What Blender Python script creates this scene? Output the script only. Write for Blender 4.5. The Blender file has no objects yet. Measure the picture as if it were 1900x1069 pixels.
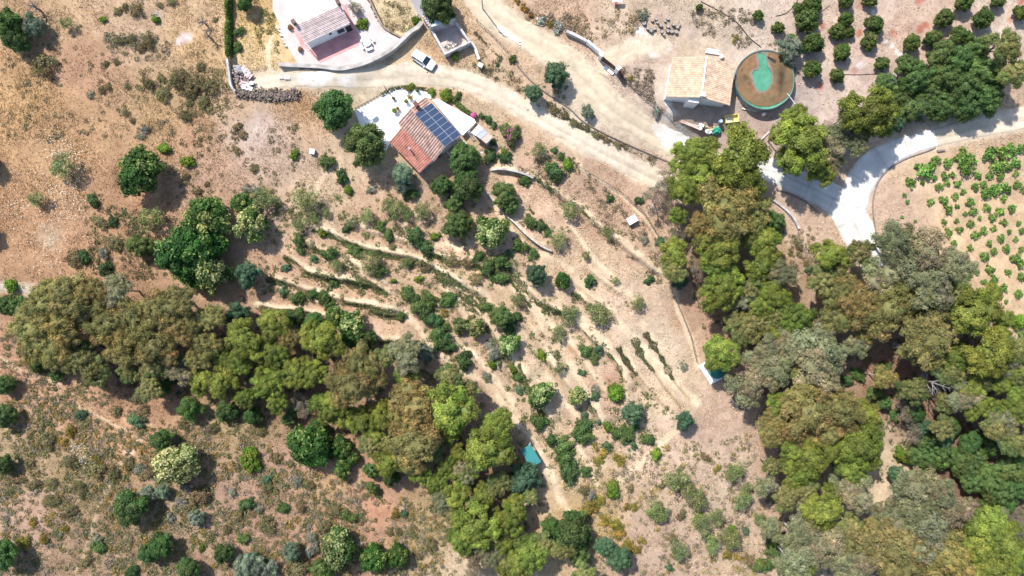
import bpy, math, random
import numpy as np
from mathutils import Vector, Matrix

# ------------------------------------------------------------------ camera, sky, sun, exposure
H = 115.0          # flying height of the camera over the middle of the slope
S = 11.0           # photo pixels per metre on the plane z = 0
sc = bpy.context.scene
C = sc.collection
cam_d = bpy.data.cameras.new("camera"); cam = bpy.data.objects.new("camera", cam_d); C.objects.link(cam)
cam_d.sensor_width = 36.0
cam_d.lens = 18.0 * H / (950.0 / S)
cam_d.clip_start = 1.0; cam_d.clip_end = 3000.0
cam.location = (0, 0, H)
cam.rotation_euler = (0, 0, 0)
sc.camera = cam

SUN_EL = math.radians(50.0)
SUN_AZ = (-0.61, 0.79)                       # where the sun stands, on the ground plan
w = bpy.data.worlds.new("World"); sc.world = w; w.use_nodes = True
nt = w.node_tree
sky = nt.nodes.new("ShaderNodeTexSky"); sky.sky_type = 'NISHITA'; sky.sun_disc = False
sky.sun_elevation = SUN_EL; sky.sun_rotation = math.atan2(SUN_AZ[0], SUN_AZ[1])
nt.links.new(sky.outputs[0], nt.nodes["Background"].inputs[0])
nt.nodes["Background"].inputs[1].default_value = 0.15
sun_d = bpy.data.lights.new("sun", 'SUN'); sun_d.energy = 4.3; sun_d.angle = math.radians(0.5)
sun_d.color = (1.0, 0.965, 0.92)
sun = bpy.data.objects.new("sun", sun_d); C.objects.link(sun)
_d = Vector((SUN_AZ[0] * math.cos(SUN_EL), SUN_AZ[1] * math.cos(SUN_EL), math.sin(SUN_EL)))
sun.rotation_euler = _d.to_track_quat('Z', 'Y').to_euler()
sun.location = (-60, 80, 140)
sc.view_settings.view_transform = 'Standard'
sc.view_settings.look = 'None'
sc.view_settings.gamma = 1.0
sc.view_settings.exposure = 0.80
sc.render.engine = 'CYCLES'
sc.cycles.max_bounces = 5
sc.cycles.transparent_max_bounces = 4
sc.cycles.use_denoising = True

rng = np.random.default_rng(7)
random.seed(7)

# ------------------------------------------------------------------ helpers
def lin(r, g, b):
    f = lambda c: (c / 255.0 / 12.92) if c <= 10.3 else ((c / 255.0 + 0.055) / 1.055) ** 2.4
    return np.array([f(r), f(g), f(b)])

KLIT = 1.58          # what a flat sunlit surface gets, used to turn a sunlit picture tone into a real base colour
def alb(r, g, b):
    return np.minimum(lin(r, g, b) / KLIT, 0.8)

def seg_dist(U, V, pts):
    """distance to a polyline, the position along it and the signed side"""
    best = np.full(U.shape, 1e9); along = np.zeros(U.shape); side = np.zeros(U.shape); acc = 0.0
    for (x0, y0), (x1, y1) in zip(pts[:-1], pts[1:]):
        dx, dy = x1 - x0, y1 - y0; L2 = dx * dx + dy * dy; L = math.sqrt(L2)
        t = np.clip(((U - x0) * dx + (V - y0) * dy) / L2, 0, 1)
        ex = U - (x0 + t * dx); ey = V - (y0 + t * dy)
        d = np.sqrt(ex * ex + ey * ey)
        m = d < best
        best = np.where(m, d, best); along = np.where(m, acc + t * L, along)
        side = np.where(m, np.sign(dx * (V - y0) - dy * (U - x0)), side)
        acc += L
    return best, along, side

def sstep(x, a, b):
    t = np.clip((x - a) / (b - a), 0, 1)
    return t * t * (3 - 2 * t)

def vnoise(X, Y, scale, seed):
    """smooth value noise"""
    r = np.random.default_rng(seed)
    T = r.random((64, 64))
    x = X / scale + 1000.0; y = Y / scale + 1000.0
    xi = np.floor(x).astype(int); yi = np.floor(y).astype(int)
    fx = x - xi; fy = y - yi
    fx = fx * fx * (3 - 2 * fx); fy = fy * fy * (3 - 2 * fy)
    g = lambda a, b: T[a % 64, b % 64]
    return (g(xi, yi) * (1 - fx) + g(xi + 1, yi) * fx) * (1 - fy) + (g(xi, yi + 1) * (1 - fx) + g(xi + 1, yi + 1) * fx) * fy

def in_poly(U, V, poly):
    inside = np.zeros(U.shape, bool); n = len(poly)
    for i in range(n):
        x0, y0 = poly[i]; x1, y1 = poly[(i + 1) % n]
        if y0 == y1: continue
        c = ((y0 > V) != (y1 > V)) & (U < (x1 - x0) * (V - y0) / (y1 - y0) + x0)
        inside ^= c
    return inside

def np_mesh(name, V, quads=None, tris=None, Col=None, smooth=False):
    me = bpy.data.meshes.new(name)
    V = np.asarray(V, np.float32)
    nq = 0 if quads is None else len(quads); ntr = 0 if tris is None else len(tris)
    me.vertices.add(len(V)); me.vertices.foreach_set("co", V.ravel())
    loops = []; starts = []; totals = []
    if nq: loops.append(np.asarray(quads, np.int32).ravel())
    if ntr: loops.append(np.asarray(tris, np.int32).ravel())
    loops = np.concatenate(loops)
    starts = np.concatenate([np.arange(nq) * 4, nq * 4 + np.arange(ntr) * 3]).astype(np.int32)
    totals = np.concatenate([np.full(nq, 4), np.full(ntr, 3)]).astype(np.int32)
    me.loops.add(len(loops)); me.loops.foreach_set("vertex_index", loops)
    me.polygons.add(nq + ntr)
    me.polygons.foreach_set("loop_start", starts); me.polygons.foreach_set("loop_total", totals)
    me.polygons.foreach_set("use_smooth", np.full(nq + ntr, bool(smooth)))
    if Col is not None:
        a = me.attributes.new("Col", 'FLOAT_COLOR', 'POINT')
        c4 = np.ones((len(V), 4), np.float32); c4[:, :3] = Col
        a.data.foreach_set("color", c4.ravel())
    me.update(calc_edges=True)
    me.validate()
    return me

def link(name, me, m=None, parent=None):
    o = bpy.data.objects.new(name, me); C.objects.link(o)
    if m is not None and me is not None and not me.materials: me.materials.append(m)
    if parent is not None: o.parent = parent
    return o

def tag(o, label, cat=None, group=None, kind=None):
    if label: o["label"] = label
    if cat: o["category"] = cat
    if group: o["group"] = group
    if kind: o["kind"] = kind
    return o

def empty(name, loc, rz=0.0):
    o = bpy.data.objects.new(name, None); C.objects.link(o)
    o.location = loc; o.rotation_euler = (0, 0, rz); o.empty_display_size = 0.3
    return o

# ------------------------------------------------------------------ materials
MATS = {}
def pmat(name, color=None, rough=0.7, nscale=3.0, namt=0.25, bump=0.0, metal=0.0, spec=0.3, attr=False, nscale2=None):
    """principled material, colour broken up by noise; attr = take the colour from the mesh"""
    if name in MATS: return MATS[name]
    m = bpy.data.materials.new(name); m.use_nodes = True; t = m.node_tree; n = t.nodes; l = t.links
    p = n["Principled BSDF"]; p.inputs["Roughness"].default_value = rough; p.inputs["Metallic"].default_value = metal
    p.inputs["Specular IOR Level"].default_value = spec
    geo = n.new("ShaderNodeNewGeometry")
    no = n.new("ShaderNodeTexNoise"); no.inputs["Scale"].default_value = nscale; no.inputs["Detail"].default_value = 5
    l.new(geo.outputs["Position"], no.inputs["Vector"])
    mr = n.new("ShaderNodeMapRange"); mr.inputs[1].default_value = 0.3; mr.inputs[2].default_value = 0.7
    mr.inputs[3].default_value = 1 - namt; mr.inputs[4].default_value = 1 + namt * 0.6
    l.new(no.outputs["Fac"], mr.inputs[0])
    mul = n.new("ShaderNodeMix"); mul.data_type = 'RGBA'; mul.blend_type = 'MULTIPLY'; mul.inputs[0].default_value = 1.0
    if attr:
        a = n.new("ShaderNodeAttribute"); a.attribute_name = "Col"; l.new(a.outputs["Color"], mul.inputs[6])
    else:
        mul.inputs[6].default_value = (*color, 1)
    l.new(mr.outputs[0], mul.inputs[7])
    l.new(mul.outputs[2], p.inputs["Base Color"])
    if bump:
        b = n.new("ShaderNodeBump"); b.inputs["Strength"].default_value = bump; b.inputs["Distance"].default_value = 0.05
        no2 = n.new("ShaderNodeTexNoise"); no2.inputs["Scale"].default_value = nscale2 or nscale * 4; no2.inputs["Detail"].default_value = 4
        l.new(geo.outputs["Position"], no2.inputs["Vector"]); l.new(no2.outputs["Fac"], b.inputs["Height"]); l.new(b.outputs[0], p.inputs["Normal"])
    MATS[name] = m
    return m

def foliage_mat():
    m = bpy.data.materials.new("foliage"); m.use_nodes = True; t = m.node_tree; n = t.nodes; l = t.links
    p = n["Principled BSDF"]; p.inputs["Roughness"].default_value = 0.55; p.inputs["Specular IOR Level"].default_value = 0.25
    a = n.new("ShaderNodeAttribute"); a.attribute_name = "Col"
    oi = n.new("ShaderNodeObjectInfo")
    hs = n.new("ShaderNodeHueSaturation")
    r1 = n.new("ShaderNodeMapRange"); r1.inputs[3].default_value = 0.485; r1.inputs[4].default_value = 0.515
    r2 = n.new("ShaderNodeMapRange"); r2.inputs[3].default_value = 0.82; r2.inputs[4].default_value = 1.2
    fr = n.new("ShaderNodeMath"); fr.operation = 'FRACT'; m7 = n.new("ShaderNodeMath"); m7.operation = 'MULTIPLY'; m7.inputs[1].default_value = 7.31
    l.new(oi.outputs["Random"], r1.inputs[0]); l.new(oi.outputs["Random"], m7.inputs[0]); l.new(m7.outputs[0], fr.inputs[0]); l.new(fr.outputs[0], r2.inputs[0])
    l.new(a.outputs["Color"], hs.inputs["Color"]); l.new(r1.outputs[0], hs.inputs["Hue"]); l.new(r2.outputs[0], hs.inputs["Value"])
    tr = n.new("ShaderNodeBsdfTranslucent"); mx = n.new("ShaderNodeMixShader"); mx.inputs[0].default_value = 0.36
    l.new(hs.outputs[0], p.inputs["Base Color"]); l.new(hs.outputs[0], tr.inputs["Color"])
    l.new(p.outputs[0], mx.inputs[1]); l.new(tr.outputs[0], mx.inputs[2])
    l.new(mx.outputs[0], n["Material Output"].inputs["Surface"])
    return m
FOL = foliage_mat()
BARK = pmat("bark", (0.16, 0.12, 0.09), 0.9, 4.0, 0.4, 0.4)
PALE_BARK = pmat("pale_bark", (0.42, 0.38, 0.33), 0.85, 3.0, 0.3, 0.2)
VC = pmat("painted_mesh", None, 0.8, 2.0, 0.22, attr=True)

def ground_mat():
    m = bpy.data.materials.new("dry_soil"); m.use_nodes = True; t = m.node_tree; n = t.nodes; l = t.links
    p = n["Principled BSDF"]; p.inputs["Roughness"].default_value = 0.95; p.inputs["Specular IOR Level"].default_value = 0.1
    a = n.new("ShaderNodeAttribute"); a.attribute_name = "Col"
    geo = n.new("ShaderNodeNewGeometry")
    cur = a.outputs["Color"]
    def layer(scale, detail, lo, hi, cdark, clight, rough=0.6, dist=0.0):
        nonlocal cur
        no = n.new("ShaderNodeTexNoise"); no.inputs["Scale"].default_value = scale; no.inputs["Detail"].default_value = detail
        no.inputs["Roughness"].default_value = rough; no.inputs["Distortion"].default_value = dist
        l.new(geo.outputs["Position"], no.inputs["Vector"])
        mr = n.new("ShaderNodeMapRange"); mr.inputs[1].default_value = lo; mr.inputs[2].default_value = hi; l.new(no.outputs["Fac"], mr.inputs[0])
        mixc = n.new("ShaderNodeMix"); mixc.data_type = 'RGBA'; mixc.inputs[6].default_value = (*cdark, 1); mixc.inputs[7].default_value = (*clight, 1)
        l.new(mr.outputs[0], mixc.inputs[0])
        mul = n.new("ShaderNodeMix"); mul.data_type = 'RGBA'; mul.blend_type = 'MULTIPLY'; mul.inputs[0].default_value = 1.0
        l.new(cur, mul.inputs[6]); l.new(mixc.outputs[2], mul.inputs[7]); cur = mul.outputs[2]
        return no
    layer(0.09, 4, 0.35, 0.65, (0.90, 0.88, 0.86), (1.06, 1.06, 1.05))
    layer(0.55, 6, 0.36, 0.66, (0.80, 0.77, 0.75), (1.12, 1.12, 1.12), 0.7, 0.6)
    no = layer(3.0, 6, 0.36, 0.66, (0.84, 0.825, 0.815), (1.11, 1.11, 1.10), 0.75)
    # pale stones and dark specks
    vo = n.new("ShaderNodeTexVoronoi"); vo.inputs["Scale"].default_value = 1.6; l.new(geo.outputs["Position"], vo.inputs["Vector"])
    gt = n.new("ShaderNodeMath"); gt.operation = 'LESS_THAN'; gt.inputs[1].default_value = 0.09; l.new(vo.outputs["Distance"], gt.inputs[0])
    mx = n.new("ShaderNodeMix"); mx.data_type = 'RGBA'; mx.blend_type = 'MIX'
    sp = n.new("ShaderNodeSeparateColor"); l.new(vo.outputs["Color"], sp.inputs[0])
    g2 = n.new("ShaderNodeMath"); g2.operation = 'GREATER_THAN'; g2.inputs[1].default_value = 0.9; l.new(sp.outputs[0], g2.inputs[0])
    g3 = n.new("ShaderNodeMath"); g3.operation = 'MULTIPLY'; l.new(gt.outputs[0], g3.inputs[0]); l.new(g2.outputs[0], g3.inputs[1])
    g4 = n.new("ShaderNodeMath"); g4.operation = 'MULTIPLY'; g4.inputs[1].default_value = 0.25; l.new(g3.outputs[0], g4.inputs[0])
    l.new(g4.outputs[0], mx.inputs[0]); l.new(cur, mx.inputs[6]); mx.inputs[7].default_value = (0.5, 0.45, 0.38, 1)
    l.new(mx.outputs[2], p.inputs["Base Color"])
    b = n.new("ShaderNodeBump"); b.inputs["Strength"].default_value = 0.7; b.inputs["Distance"].default_value = 0.12
    l.new(no.outputs["Fac"], b.inputs["Height"]); l.new(b.outputs[0], p.inputs["Normal"])
    return m
GROUND = ground_mat()

# ------------------------------------------------------------------ terrain
TERR = [  # terrace edges (they run along the slope; ground drops on their lower side)
    [(527,470),(546,485),(571,505),(601,515),(642,520),(687,530),(720,540)],
    [(560,440),(576,457),(605,471),(637,491),(681,518),(719,542),(738,550)],
    [(581,422),(611,431),(647,449),(687,463),(723,470),(773,480),(801,494),(836,513),(864,531),(900,556)],
    [(496,513),(523,522),(564,537),(608,549),(647,561),(688,567),(750,581)],
    [(475,565),(515,575),(553,576),(606,588),(650,600)],
    [(677,575),(700,582),(723,586),(750,587)],
    [(685,632),(730,634),(778,634)],
    [(735,410),(771,447),(806,472),(834,482),(874,487),(912,502),(945,525)],
    [(808,507),(834,527),(857,545),(887,580),(910,610),(935,650),(963,690),(985,715)],
    [(899,480),(945,492),(965,520),(1000,560),(1030,575),(1071,584)],
    [(910,318),(940,318),(990,330),(1026,356),(1049,372),(1076,388),(1102,414),(1132,436),(1167,468),(1200,492),(1238,518)],
    [(935,398),(955,416),(975,436),(996,454),(1023,467)],
    [(1061,540),(1097,567),(1127,575)],
    [(1016,573),(1060,590),(1081,613),(1102,636),(1127,656),(1155,690),(1162,730)],
    [(1001,660),(1035,690),(1065,730),(1089,745),(1107,772),(1130,800)],
    [(963,674),(980,712),(1000,750),(1030,790)],
]
N_EDGE = len(TERR)
TERR += [  # lower intermediate benches
    [(560,500),(600,513),(640,523),(690,535)],[(500,530),(540,547),(590,562),(640,576)],[(620,470),(660,490),(700,515),(730,537)],[(800,515),(830,545),(850,580),(880,622)],
    [(860,510),(890,545),(920,580),(950,620),(980,662)],[(940,530),(970,560),(1000,600),(1020,642)],[(900,640),(935,680),(965,722)],[(1040,620),(1070,660),(1100,700),(1130,742)],
    [(980,600),(1010,650),(1040,700),(1075,757)],[(1080,490),(1120,525),(1160,552)],[(1060,520),(1100,555),(1150,592)],[(640,410),(690,432),(740,445),(790,470)],[(1180,600),(1215,640),(1250,690)],[(1150,640),(1180,700),(1215,745)],
]
GUL_L = [(-200,590),(0,610),(150,640),(350,690),(560,740),(780,790),(900,880),(960,980),(1000,1250)]
GUL_R = [(1230,300),(1330,430),(1400,560),(1560,650),(1650,760),(1720,900),(1800,1250)]
PADS = [  # level building sites: x, y, inner radius, outer radius, height over the plain slope
    (605,55,85,135,0.5), (770,240,78,115,0.0), (1300,150,75,110,0.3), (1418,148,58,75,0.2), (835,65,45,60,0.0), (786,111,20,45,-0.3), (1320,692,24,40,0), (990,842,25,40,0),
]
def h_base(U, V):
    h = 0.0058 * (520 - V)
    d, _, _ = seg_dist(U, V, GUL_L); h = h - 2.6 * np.exp(-(d / 85.0) ** 2)
    d, _, _ = seg_dist(U, V, GUL_R); h = h - 2.4 * np.exp(-(d / 105.0) ** 2)
    h = h + 3.5 * sstep(V - 0.28 * U, 640, 1100) * sstep(-U, -900, -300)
    return h

def h_full(X, Y):
    U = 950 + S * X; V = 534.5 - S * Y
    h = h_base(U, V)
    f = 1.0 / (1 - h / H); U = 950 + S * X * f; V = 534.5 - S * Y * f     # as seen from the camera height
    h = h_base(950 + S * X, 534.5 - S * Y)
    n = 0.5 * (vnoise(X, Y, 9.0, 1) - 0.5) + 0.22 * (vnoise(X, Y, 3.1, 2) - 0.5) + 0.09 * (vnoise(X, Y, 1.2, 3) - 0.5)
    for k, pts in enumerate(TERR):
        d, al, side = seg_dist(U, V, pts)
        tot = sum(math.dist(a, b) for a, b in zip(pts[:-1], pts[1:]))
        ends = sstep(al, 0, 20) * sstep(tot - al, 0, 20)
        s = d * side
        amp = (0.6 if k < N_EDGE else 0.3) * ends
        # rises towards the edge on the upper side, drops at the edge, recovers on the lower side
        up = np.where(s < 0, np.exp(s / 22.0), 0.0); dn = np.where(s >= 0, np.exp(-s / 22.0), 0.0)
        h = h + amp * (up * (1 - sstep(s, -3, 0) * 0.5) - dn * sstep(s, 0, 6))
    w_road = np.zeros(U.shape)
    for pts, _c in ROADS_RAW:
        c = [(p[0], p[1]) for p in pts]; ww = np.mean([p[2] for p in pts]) / 2
        d, _, _ = seg_dist(U, V, c); w_road = np.maximum(w_road, 1 - sstep(d, ww, ww + 14))
    h = h + n * (1 - 0.8 * w_road)
    for (x, y, r0, r1, dz) in PADS:
        zc = float(h_base(np.array([950.0 + (x - 950)]), np.array([float(y)]))[0]) + dz
        d = np.hypot(U - x, V - y); k = 1 - sstep(d, r0, r1)
        h = h * (1 - k) + zc * k
    return h

ROADS_RAW = [
    ([(470,158,22),(520,150,26),(570,147,28),(640,146,32),(700,144,40),(760,137,44),(820,141,40),(870,152,36),(920,172,34),(980,206,34),(1040,239,34),(1100,272,34),(1160,303,36),(1225,335,40),(1275,360,40)], 'dirt'),
    ([(870,-30,56),(905,15,56),(955,55,54),(1015,90,50),(1065,125,52),(1105,165,52),(1135,200,50),(1185,232,46),(1240,262,46),(1290,290,44),(1350,310,40),(1420,318,40)], 'dirt'),
    ([(1400,312,40),(1435,318,44),(1475,336,46),(1520,356,50),(1565,382,62),(1592,430,66),(1612,470,54),(1635,520,44),(1650,570,40)], 'concrete'),
    ([(1585,385,50),(1594,345,56),(1618,308,54),(1656,283,44),(1698,266,38),(1736,256,35)], 'concrete'),
    ([(1732,257,36),(1790,241,40),(1850,228,42),(1960,212,46)], 'dirt'),
    ([(-40,530,14),(0,533,14),(40,538,14),(85,545,12)], 'path'),
    ([(1128,118,22),(1155,100,30),(1190,82,36),(1225,80,30)], 'dirt'),
    ([(760,-20,20),(775,5,20),(784,30,16)], 'concrete'),
]

gx0, gx1, gy0, gy1, gs = -100.0, 100.0, -62.0, 62.0, 0.25
GX = np.arange(gx0, gx1 + gs / 2, gs); GY = np.arange(gy0, gy1 + gs / 2, gs)
XX, YY = np.meshgrid(GX, GY, indexing='ij')
ZZ = h_full(XX, YY)
def hz(x, y):
    x = np.clip(np.asarray(x, float), gx0, gx1 - 1e-3); y = np.clip(np.asarray(y, float), gy0, gy1 - 1e-3)
    fx = (x - gx0) / gs; fy = (y - gy0) / gs
    i = np.floor(fx).astype(int); j = np.floor(fy).astype(int); fx = fx - i; fy = fy - j
    i1 = np.minimum(i + 1, len(GX) - 1); j1 = np.minimum(j + 1, len(GY) - 1)
    return (ZZ[i, j] * (1 - fx) + ZZ[i1, j] * fx) * (1 - fy) + (ZZ[i, j1] * (1 - fx) + ZZ[i1, j1] * fx) * fy

def W(px, py, z):
    """the point at height z that the photograph shows at (px, py)"""
    k = (1 - z / H) / S
    return Vector(((px - 950) * k, (534.5 - py) * k, z))

def at(px, py, dz=0.0):
    """ground point under the thing whose middle, dz above ground, shows at (px, py)"""
    z = 0.0
    for _ in range(6):
        p = W(px, py, z + dz); z = float(hz(p.x, p.y))
    return Vector((p.x, p.y, z))

def at_many(px, py):
    px = np.asarray(px, float); py = np.asarray(py, float); z = np.zeros(px.shape)
    for _ in range(5):
        k = (1 - z / H) / S; x = (px - 950) * k; y = (534.5 - py) * k; z = hz(x, y)
    return x, y, z

# ------------------------------------------------------------------ soil colours
CP = [ # photo x, y, sunlit tone, how grassy
 (100,30,208,176,140,.8),(150,120,198,158,128,.3),(60,190,206,168,122,.9),(250,60,206,176,146,.6),(300,200,205,172,130,.9),(100,260,202,163,123,.8),(40,420,196,155,119,.8),
 (130,430,200,160,126,.6),(230,370,192,152,118,.8),(380,320,194,160,134,.7),(480,235,208,188,178,.15),(440,200,200,170,140,.5),(350,240,205,165,130,.9),(545,205,198,160,122,.8),(510,280,205,180,160,.4),
 (480,60,228,198,142,.95),(470,10,215,180,130,.9),(510,105,232,205,160,.6),(740,35,226,203,160,.9),(360,100,206,172,128,.9),(400,30,212,180,145,.8),(330,130,205,175,140,.6),
 (650,150,226,207,178,0),(950,100,212,182,150,.3),(1050,30,210,176,146,.6),(1150,50,212,187,160,.5),(1160,145,207,182,162,.4),(1100,200,226,208,180,0),(1300,60,213,192,167,.3),
 (1400,100,216,196,176,.15),(1600,20,217,192,172,.2),(1700,50,217,188,165,.2),(1850,60,219,197,177,.2),(1600,140,221,197,180,.1),(1450,190,208,188,178,.1),(1860,190,210,180,150,.4),
 (1800,400,226,194,152,0),(1720,350,227,197,160,0),(1680,400,215,185,160,.2),(1870,560,226,195,154,0),(1500,420,216,187,160,.6),(1230,170,212,192,172,.2),(1330,240,200,180,165,.1),(1400,225,205,180,165,.1),
 (900,200,214,186,152,.3),(960,190,212,180,145,.5),(880,120,212,182,145,.6),(830,110,215,180,140,.6),
 (600,370,217,189,155,.4),(700,410,206,172,140,.5),(650,550,207,169,134,.4),(720,605,212,178,146,.3),(560,520,205,168,135,.4),(900,545,217,185,148,.3),(1100,500,221,192,158,.4),(1170,560,219,191,162,.4),
 (1220,640,227,206,177,.3),(1050,690,224,198,164,.3),(1130,715,210,176,146,.3),(1000,330,216,182,152,.4),(1100,345,206,172,144,.6),(1130,405,205,170,142,.6),(960,600,220,190,155,.3),(860,640,212,178,148,.4),
 (620,480,208,174,140,.4),(800,560,214,180,145,.3),(1210,740,226,200,165,.3),
 (1300,800,206,177,153,.5),(1250,850,216,187,162,.5),(1350,900,206,182,157,.5),(1200,1000,200,171,147,.5),(1100,950,200,171,122,.6),(1400,1050,205,178,150,.6),(1030,880,216,188,152,.4),
 (100,760,198,160,125,.7),(230,810,203,160,121,.6),(60,690,190,148,116,.6),(70,960,190,156,132,.2),(150,890,168,146,105,.9),(300,950,172,146,115,.7),(430,930,187,152,127,.5),(520,880,187,152,127,.5),
 (700,945,200,156,126,.3),(620,890,196,157,117,.6),(450,790,172,147,106,.8),(800,980,187,162,118,.7),(870,1050,220,195,160,.2),(600,1060,190,150,120,.4),(30,850,175,150,115,.8),(150,1040,175,145,115,.7),
 (1650,680,165,128,104,.5),(1635,905,230,207,172,0),(250,700,172,132,105,.5),(550,750,150,118,90,.5),(900,900,170,135,105,.5),(1330,560,180,140,112,.4),(1300,600,200,165,135,.3),(1500,700,175,145,120,.4),(1450,900,195,165,140,.4),(1800,700,150,118,98,.4),(1800,900,140,110,92,.3),(1700,1000,165,138,110,.4),
 (1420,480,190,160,125,.5),(1620,560,200,175,145,.4),
]
PATHS = [ # trodden pale footpaths
 ([(581,422),(611,429),(647,447),(687,460),(723,467),(773,477),(801,492),(836,510),(864,528)],6), ([(735,386),(771,397)],4), ([(806,457),(836,453),(850,462)],6), ([(878,478),(920,490),(940,500)],5),
 ([(914,315),(940,315),(990,326),(1026,354)],7), ([(1049,370),(1076,386),(1102,412),(1132,432),(1167,462),(1205,487),(1238,513)],8), ([(563,533),(611,545),(647,556),(685,562),(750,578)],6),
 ([(475,562),(515,572),(553,574),(606,586)],6), ([(750,578),(781,613),(793,636),(824,661),(850,690),(900,705),(940,755),(960,790)],8), ([(831,535),(857,563),(887,591),(920,623),(960,670),(1000,705)],7),
 ([(824,623),(874,651),(900,679),(925,712),(950,742),(968,790),(990,815),(1020,870),(1040,930)],7), ([(1016,573),(1071,578),(1097,613),(1127,639),(1155,682),(1160,745)],7), ([(1016,694),(1050,750),(1090,800)],6),
 ([(925,480),(950,500),(980,550),(1030,610),(1060,680),(1090,720),(1120,780)],7), ([(902,360),(940,412),(975,450),(1020,480),(1060,500)],7), ([(1069,308),(1110,335),(1147,358),(1193,398),(1220,440)],3),
 ([(1246,530),(1266,588),(1285,640),(1294,680)],7), ([(1060,265),(1080,312),(1090,325)],4), ([(1011,867),(1033,905),(1054,950)],8), ([(1060,800),(1090,850),(1105,900)],6), ([(1270,785),(1200,850),(1150,890)],9),
 ([(250,838),(215,875),(190,930),(165,1000),(140,1060)],5), ([(0,665),(40,690),(110,715)],5), ([(280,790),(265,815),(230,840)],4), ([(505,60),(497,110),(500,140)],5), ([(140,750),(240,800),(270,830)],3),
 ([(1040,390),(1095,470),(1140,520),(1180,560)],5), ([(1150,600),(1230,690),(1290,745)],10), ([(620,300),(590,340),(570,400)],6),
]
BLOBS = [ # soil patches of their own colour: x, y, radius, tone
 (1205,78,26,250,246,240),(1188,60,12,250,246,240),(1232,84,16,245,240,232),(1215,95,14,248,244,238),(1180,85,22,228,212,196),(580,143,24,252,248,244),(602,142,16,250,246,240),(645,152,16,245,236,225),(632,150,10,248,244,238),(560,147,10,246,240,235),
 (1250,252,30,250,246,240),(1225,240,18,240,232,222),(1275,262,20,248,244,238),(1240,190,9,246,242,236),(1243,205,10,246,240,232),(1236,215,9,244,238,232),(1290,60,18,200,180,165),
 (1528,45,9,190,124,104),(1592,60,9,190,124,104),(1658,63,10,192,126,106),(1710,58,10,190,128,108),(1722,50,9,192,128,108),(1520,158,9,196,122,108),(1590,128,8,196,130,116),(1596,8,12,196,140,122),(1707,2,12,196,128,112),(1890,2,10,196,128,112),(1797,48,8,200,140,122),(1876,35,8,198,140,122),
 (1600,118,9,240,230,224),(1640,75,5,250,248,244),(1650,85,5,250,248,244),(1660,95,6,250,248,244),(1667,103,6,250,248,244),(1620,24,5,250,248,244),
 (345,70,14,225,205,195),(335,78,10,228,210,200),(95,440,26,205,180,150),(290,28,12,212,192,182),
 (1175,25,14,205,180,150),(1225,30,14,190,165,150),(1130,712,22,200,158,130),(1060,655,18,208,172,140),(1660,640,8,235,225,215),(620,520,12,215,180,150),(700,945,40,202,154,124),
 (1640,905,10,238,215,185),(1635,880,9,236,212,180),(1638,930,12,236,212,180),(870,1055,18,228,205,172),(895,1040,12,228,205,172),(1480,80,20,205,185,170),
]
UU = 950 + S * XX / (1 - ZZ / H); VV = 534.5 - S * YY / (1 - ZZ / H)
_wu = 14 * (vnoise(XX, YY, 4.0, 21) - .5) + 6 * (vnoise(XX, YY, 1.1, 23) - .5); _wv = 14 * (vnoise(XX, YY, 4.0, 22) - .5) + 6 * (vnoise(XX, YY, 1.1, 24) - .5)
def soil(U, V):
    acc = np.zeros(U.shape + (4,)); ws = np.zeros(U.shape)
    for (x, y, r, g, b, gr) in CP:
        wgt = 1.0 / ((U - x) ** 2 + (V - y) ** 2 + 900.0) ** 2
        a = alb(r, g, b); ds = .05 if (x < 560 and y < 580) else .10; a = a * (1 - ds) + a.mean() * ds; a = a * (np.array([1.0, .992, .972]) if (x < 560 and y < 480) else 1.0); ws += wgt
        for k, v in enumerate((*a, gr)): acc[..., k] += wgt * v
    return acc / ws[..., None]
SO = soil(UU + _wu * 2, VV + _wv * 2)
COLG = SO[..., :3].copy(); GRS = SO[..., 3].copy()
def paint(mask, rgb):
    global COLG
    COLG = COLG * (1 - mask[..., None]) + np.asarray(rgb) * mask[..., None]
pn = vnoise(XX, YY, 0.8, 31)
pn2 = vnoise(XX, YY, 2.2, 33)
for pts, wd in PATHS:
    d, _, _ = seg_dist(UU + _wu * .4, VV + _wv * .4, pts)
    mk = (1 - sstep(d, wd * .35, wd * 1.2)) * 0.95 * (0.6 + 0.4 * pn)
    mk = np.clip(mk, 0, 1) * (.55 if pts[0][0] < 320 and pts[0][1] > 600 else 1); paint(mk, alb(244, 222, 188)); GRS *= 1 - mk
for (x, y, r, cr, cg, cb) in BLOBS:
    d = np.hypot(UU + _wu * .7 - x, VV + _wv * .7 - y)
    mk = (1 - sstep(d, r * .45, r * 1.15)) * (0.55 + 0.45 * sstep(pn, .2, .6))
    paint(np.clip(mk, 0, 1), alb(cr, cg, cb)); GRS *= 1 - mk
# every terrace: a pale trodden ledge above its edge, a brown weathered bank below
for pts in TERR:
    d, al, side = seg_dist(UU + _wu * .5, VV + _wv * .5, pts); tot = sum(math.dist(a, b) for a, b in zip(pts[:-1], pts[1:])); e = sstep(al, 0, 25) * sstep(tot - al, 0, 25)
    s_ = d * side
    mk = np.exp(-((s_ + 5) / 5.0) ** 2) * e * (.6 + .4 * pn2); paint(np.clip(mk, 0, 1) * .85, alb(242, 220, 186)); GRS *= 1 - mk * .8
    mk = np.exp(-((s_ - 4) / 3.5) ** 2) * e * (.2 + .8 * pn); paint(np.clip(mk, 0, 1) * .6, alb(168, 140, 106))
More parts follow.
